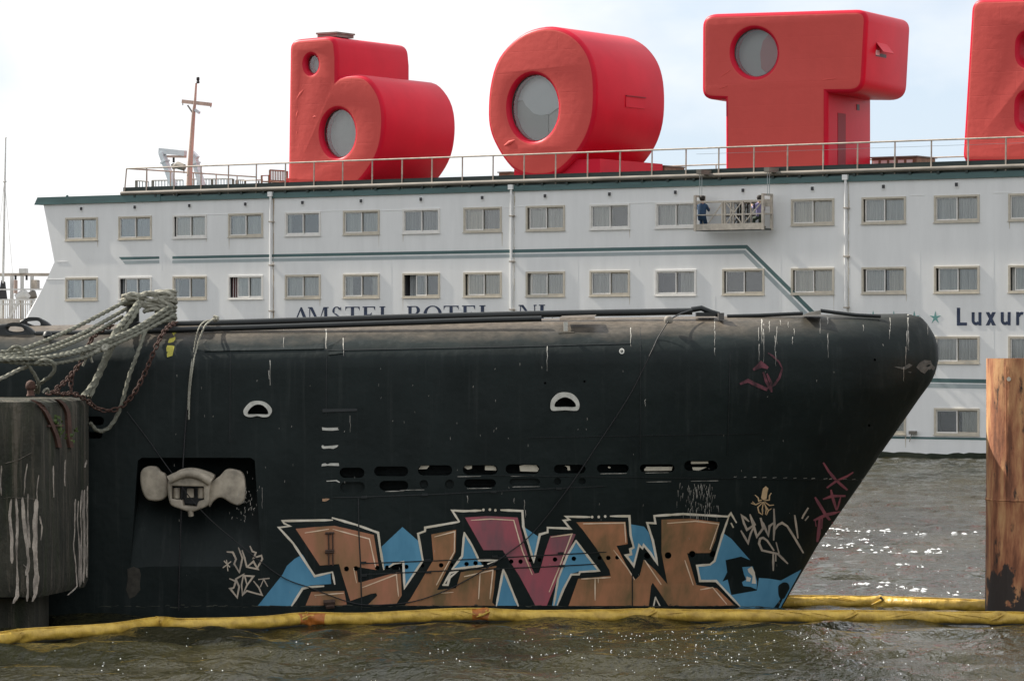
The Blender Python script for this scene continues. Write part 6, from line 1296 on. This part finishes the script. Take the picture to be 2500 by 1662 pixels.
# ------------------------------------------------------------------ rusty steel pile at the right
M_pile = bpy.data.materials.new('rusty_steel'); M_pile.use_nodes = True
def pile_mat(m):
    t = m.node_tree; b = t.nodes['Principled BSDF']; g = t.nodes.new('ShaderNodeTexCoord'); Lk = t.links.new
    def noise(sc, st, det=8, loc=(0, 0, 0)):
        mp = t.nodes.new('ShaderNodeMapping'); mp.inputs['Scale'].default_value = st; mp.inputs['Location'].default_value = loc
        n = t.nodes.new('ShaderNodeTexNoise'); n.inputs['Scale'].default_value = sc; n.inputs['Detail'].default_value = det; n.inputs['Roughness'].default_value = .62
        Lk(g.outputs['Object'], mp.inputs['Vector']); Lk(mp.outputs['Vector'], n.inputs['Vector']); return n
    r = t.nodes.new('ShaderNodeValToRGB'); e = r.color_ramp.elements
    e[0].position = .36; e[0].color = (0.16, 0.06, 0.03, 1); e[1].position = .72; e[1].color = (0.60, 0.41, 0.19, 1)
    x = e.new(.45); x.color = (0.32, 0.125, 0.06, 1); x = e.new(.56); x.color = (0.50, 0.26, 0.12, 1)
    Lk(noise(2.6, (1.8, 1.8, .34)).outputs['Fac'], r.inputs['Fac'])
    def mask(src, a, b_): 
        q = t.nodes.new('ShaderNodeMapRange'); q.inputs['From Min'].default_value = a; q.inputs['From Max'].default_value = b_; Lk(src, q.inputs['Value']); return q.outputs['Result']
    def mixc(f, a, col):
        x = t.nodes.new('ShaderNodeMix'); x.data_type = 'RGBA'; Lk(f, x.inputs['Factor']); Lk(a, x.inputs['A']); x.inputs['B'].default_value = (*col, 1); return x.outputs['Result']
    c = r.outputs['Color']
    c = mixc(mask(noise(2.1, (1.5, 1.5, .5), 8, (3, 1, 4)).outputs['Fac'], .57, .63), c, (0.025, 0.018, 0.014))
    # tar left below the splash line: by height plus noise
    sp = t.nodes.new('ShaderNodeSeparateXYZ'); Lk(g.outputs['Object'], sp.inputs[0])
    ad = t.nodes.new('ShaderNodeMath'); ad.operation = 'MULTIPLY_ADD'; ad.inputs[1].default_value = -3.6; Lk(noise(1.9, (1, 1, .7), 8, (7, 2, 1)).outputs['Fac'], ad.inputs[0]); Lk(sp.outputs['Z'], ad.inputs[2])
    c = mixc(mask(ad.outputs[0], -1.28, -1.36), c, (0.035, 0.026, 0.022))
    Lk(c, b.inputs['Base Color']); b.inputs['Roughness'].default_value = .8
    bp = t.nodes.new('ShaderNodeBump'); bp.inputs['Strength'].default_value = .5; bp.inputs['Distance'].default_value = .03; Lk(noise(7, (1, 1, .6)).outputs['Fac'], bp.inputs['Height']); Lk(bp.outputs['Normal'], b.inputs['Normal'])
pile_mat(M_pile)
pl0 = P(2407, 1490, 54.3); pr = .70; pcx = pl0.x + pr; pzt = P(2411, 875, 54.0).z
pile = thing('steel_pile', 'thick rusty steel mooring pile standing in the water at the right edge', 'pile', (pcx, 54.3, 0))
v = []; f = []; nseg = 40; zs = [-1.2, .3, .8, 1.3, 1.75, 1.80, 1.85, 2.4, 3.0, 3.5, pzt - .02, pzt]
for z in zs:
    for j in range(nseg):
        a = 2 * math.pi * j / nseg; rr = pr * (1 + .006 * math.sin(5 * a + z)) + (.012 if abs(z - 1.80) < .01 else 0) - .012 * (z - 1.2) / 3
        v.append((pcx + rr * math.cos(a), 54.3 + rr * math.sin(a), z))
for i in range(len(zs) - 1):
    for j in range(nseg): a = i * nseg + j; b = i * nseg + (j + 1) % nseg; f.append((a, b, b + nseg, a + nseg))
n0 = len(v); k = (len(zs) - 1) * nseg                                         # open top with a wall thickness
for j in range(nseg): a = 2 * math.pi * j / nseg; v.append((pcx + (pr - .06) * math.cos(a), 54.3 + (pr - .06) * math.sin(a), pzt))
for j in range(nseg): a = 2 * math.pi * j / nseg; v.append((pcx + (pr - .06) * math.cos(a), 54.3 + (pr - .06) * math.sin(a), pzt - 1.2))
for j in range(nseg):
    q = (j + 1) % nseg; f.append((k + j, k + q, n0 + q, n0 + j)); f.append((n0 + j, n0 + q, n0 + nseg + q, n0 + nseg + j))
f.append(tuple(n0 + nseg + j for j in range(nseg)))
part('pipe', mesh(v, f), M_pile, pile, smooth=50)
part('weld_ring', MB().tube([(pcx + (pr + .0) * math.cos(2 * math.pi * i / 48), 54.3 + (pr + .0) * math.sin(2 * math.pi * i / 48), 1.80 + .004 * math.sin(i * 2.3)) for i in range(49)], .016, 6).mesh(), M_pile, pile, smooth=60)
an = math.atan2(-math.sqrt(max(0, 1 - .65 ** 2)), -.65)
part('weld_seam', MB().tube([(pcx + (pr + .0) * math.cos(an), 54.3 + pr * math.sin(an), z) for z in np.arange(0, pzt, .15)], .009, 5).mesh(), M_pile, pile)
leye = part('lifting_eye', MB().lathe([(.035, 0), (.03, .02), (.012, .03)], (0, 0, 0), 10, axis='y').mesh(), M_cream, pile)
leye.location = Vector((pcx + pr * math.cos(an + .06), 54.28 + pr * math.sin(an + .06), P(2450, 925, 53.7).z)) - Vector(pile['base']); leye.data.transform(Matrix.Translation(Vector(pile['base'])))
# ------------------------------------------------------------------ froth streaks behind the bow, and sun glints painted as white flecks
M_foam_glints = mat('white_foam_and_glints', (0.72, 0.74, 0.75), 0.8)
fm = MB(); rf = random.Random(8)
def wpt(px, py): Y = CZ * F / (py - 831); return (px - 1250) / F * Y, Y
def water_h(x, y): 
    i = int(np.searchsorted(wx, x)); j = int(np.searchsorted(wy, y)); return float(H[min(j, ny - 1), min(i, nx - 1)])
for x0, x1, y0, y1, n in ((2010, 2390, 1297, 1301, 44), (2010, 2330, 1334, 1348, 56), (2080, 2180, 1430, 1436, 12), (2180, 2260, 1436, 1440, 12), (2000, 2060, 1365, 1372, 14), (2310, 2400, 1438, 1444, 14), (2190, 2260, 1378, 1384, 10), (2090, 2140, 1312, 1326, 16)):
    for i in range(n):
        q = rf.random(); px = x0 + (x1 - x0) * q; py = y0 + (y1 - y0) * q + rf.gauss(0, 1.6); x, y = wpt(px, py); l = rf.uniform(.012, .12) * rf.random(); d = rf.uniform(.02, .06); z = water_h(x, y) + .012 + .0003 * (i % 40)
        fm.add([(x - l, y, z), (x, y - d, z - .004), (x + l, y, z), (x + l * rf.uniform(-.6, .6), y + d, z + .02)], [(0, 1, 2, 3)])
for i in range(620):      # single white flecks painted in as sun glints on the ripples
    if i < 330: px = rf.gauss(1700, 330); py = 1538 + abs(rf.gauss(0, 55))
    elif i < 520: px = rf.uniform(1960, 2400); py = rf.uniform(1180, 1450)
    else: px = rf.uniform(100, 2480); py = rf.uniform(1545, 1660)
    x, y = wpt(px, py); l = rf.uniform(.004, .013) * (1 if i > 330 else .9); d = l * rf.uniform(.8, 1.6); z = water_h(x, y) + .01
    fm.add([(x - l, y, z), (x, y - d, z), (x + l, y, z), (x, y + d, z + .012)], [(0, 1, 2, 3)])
tag(solo('foam_and_glints', fm.mesh(), M_foam_glints, 'broken white froth streaks and painted sun glints on the water between the bow and the pile', None), kind='stuff')
# ------------------------------------------------------------------ far left: flagpole and the service pontoon behind the hotel ship
M_pole = mat('white_pole_paint', (0.62, 0.62, 0.60), .5, var=.2, scale=2)
YF = 172.0
fp = thing('flagpole', 'tall thin white pole at the far left edge against the sky', 'pole', tuple(P(6, 780, YF)))
pts = [P(5, 790, YF), P(9, 600, YF), P(12, 440, YF), P(14, 338, YF)]
part('pole', MB().tube(pts, [.07, .06, .045, .03], 8).mesh(), M_pole, fp, smooth=50)
part('collar', MB().lathe([(.05, -.06), (.10, -.02), (.05, .08)], P(11.5, 443, YF), 8).mesh(), M_pole, fp); part('finial', MB().lathe([(.02, -.03), (.06, 0), (.02, .05)], P(14, 337, YF), 8).mesh(), M_pole, fp)
for a, b in (((11, 440), (31, 670)), ((11, 440), (-14, 670))): part('stay', MB().tube([P(*a, YF), P(*b, YF)], .012, 4).mesh(), M_pole, fp)
pn = thing('service_pontoon', 'cluttered white pontoon with a gantry and railings behind the left end of the hotel ship', 'pontoon', tuple(P(40, 860, YF)))
part('hull', MB().box(P(-200, 1060, YF - 2), P(140, 782, YF + 6)).mesh(), M_rail, pn)
part('gantry_beam', MB().box(P(-60, 674, YF), P(130, 667, YF + .4)).mesh(), M_rail, pn)
for a in (29, 54, 78): part('gantry_post', MB().bar(P(a, 785, YF), P(a, 674, YF), .16).mesh(), M_pole, pn)
part('control_box', MB().box(P(46, 667, YF - .1), P(69, 656, YF + .5)).mesh(), M_pole, pn)
for a, b0, b1, wd in ((38, 672, 683, .1), (65, 672, 684, .1), (80, 674, 682, .08)): part('hook', MB().bar(P(a, b0, YF), P(a, b1, YF), wd).mesh(), M_black, pn)
part('cabinet', MB().box(P(76, 706, YF - .4), P(97, 684, YF + .6)).mesh(), M_rail, pn); part('cabinet', MB().box(P(34, 716, YF - .4), P(43, 684, YF + .6)).mesh(), M_mast, pn)
part('tarpaulin', MB().add([P(-6, 730, YF - .5), P(18, 730, YF - .5), P(13, 688, YF), P(3, 684, YF), P(18, 730, YF + 1), P(-6, 730, YF + 1)], [(0, 1, 2, 3), (1, 4, 2), (0, 3, 5), (3, 2, 4, 5), (0, 5, 4, 1)]).mesh(), M_black, pn)
part('winch', MB().tube([P(40, 728, YF - .3), P(58, 718, YF - .3), P(72, 728, YF - .3)], [.2, .3, .18], 8).mesh(), M_pole, pn, smooth=50); part('winch', MB().tube([P(70, 723, YF - .2), P(88, 718, YF - .2)], .2, 8).mesh(), M_pipe, pn, smooth=50)
for y in (706, 731, 742): part('rail', MB().bar(P(-60, y + 1, YF - .8), P(118, y, YF - .8), .07).mesh(), M_pole, pn)
for i in range(30): a = -30 + i * 4.4; part('baluster', MB().bar(P(a, 778, YF - .8), P(a, 731, YF - .8), .045).mesh(), M_pole if i % 3 else M_rail, pn)
part('stair', MB().bar(P(22, 778, YF - 1), P(46, 735, YF - 1), .12).mesh(), M_pole, pn); part('deck_plate', MB().box(P(-60, 786, YF - 1.2), P(92, 778, YF)).mesh(), M_rail, pn)
for o in list(bpy.data.objects):
    if 'base' in o.keys(): del o['base']
for m in bpy.data.meshes:
    if 'placed' in m.keys(): del m['placed']
SC.cycles.use_denoising = True
SC.cycles.max_bounces = 8; SC.cycles.transparent_max_bounces = 12; SC.cycles.caustics_reflective = False; SC.cycles.caustics_refractive = False
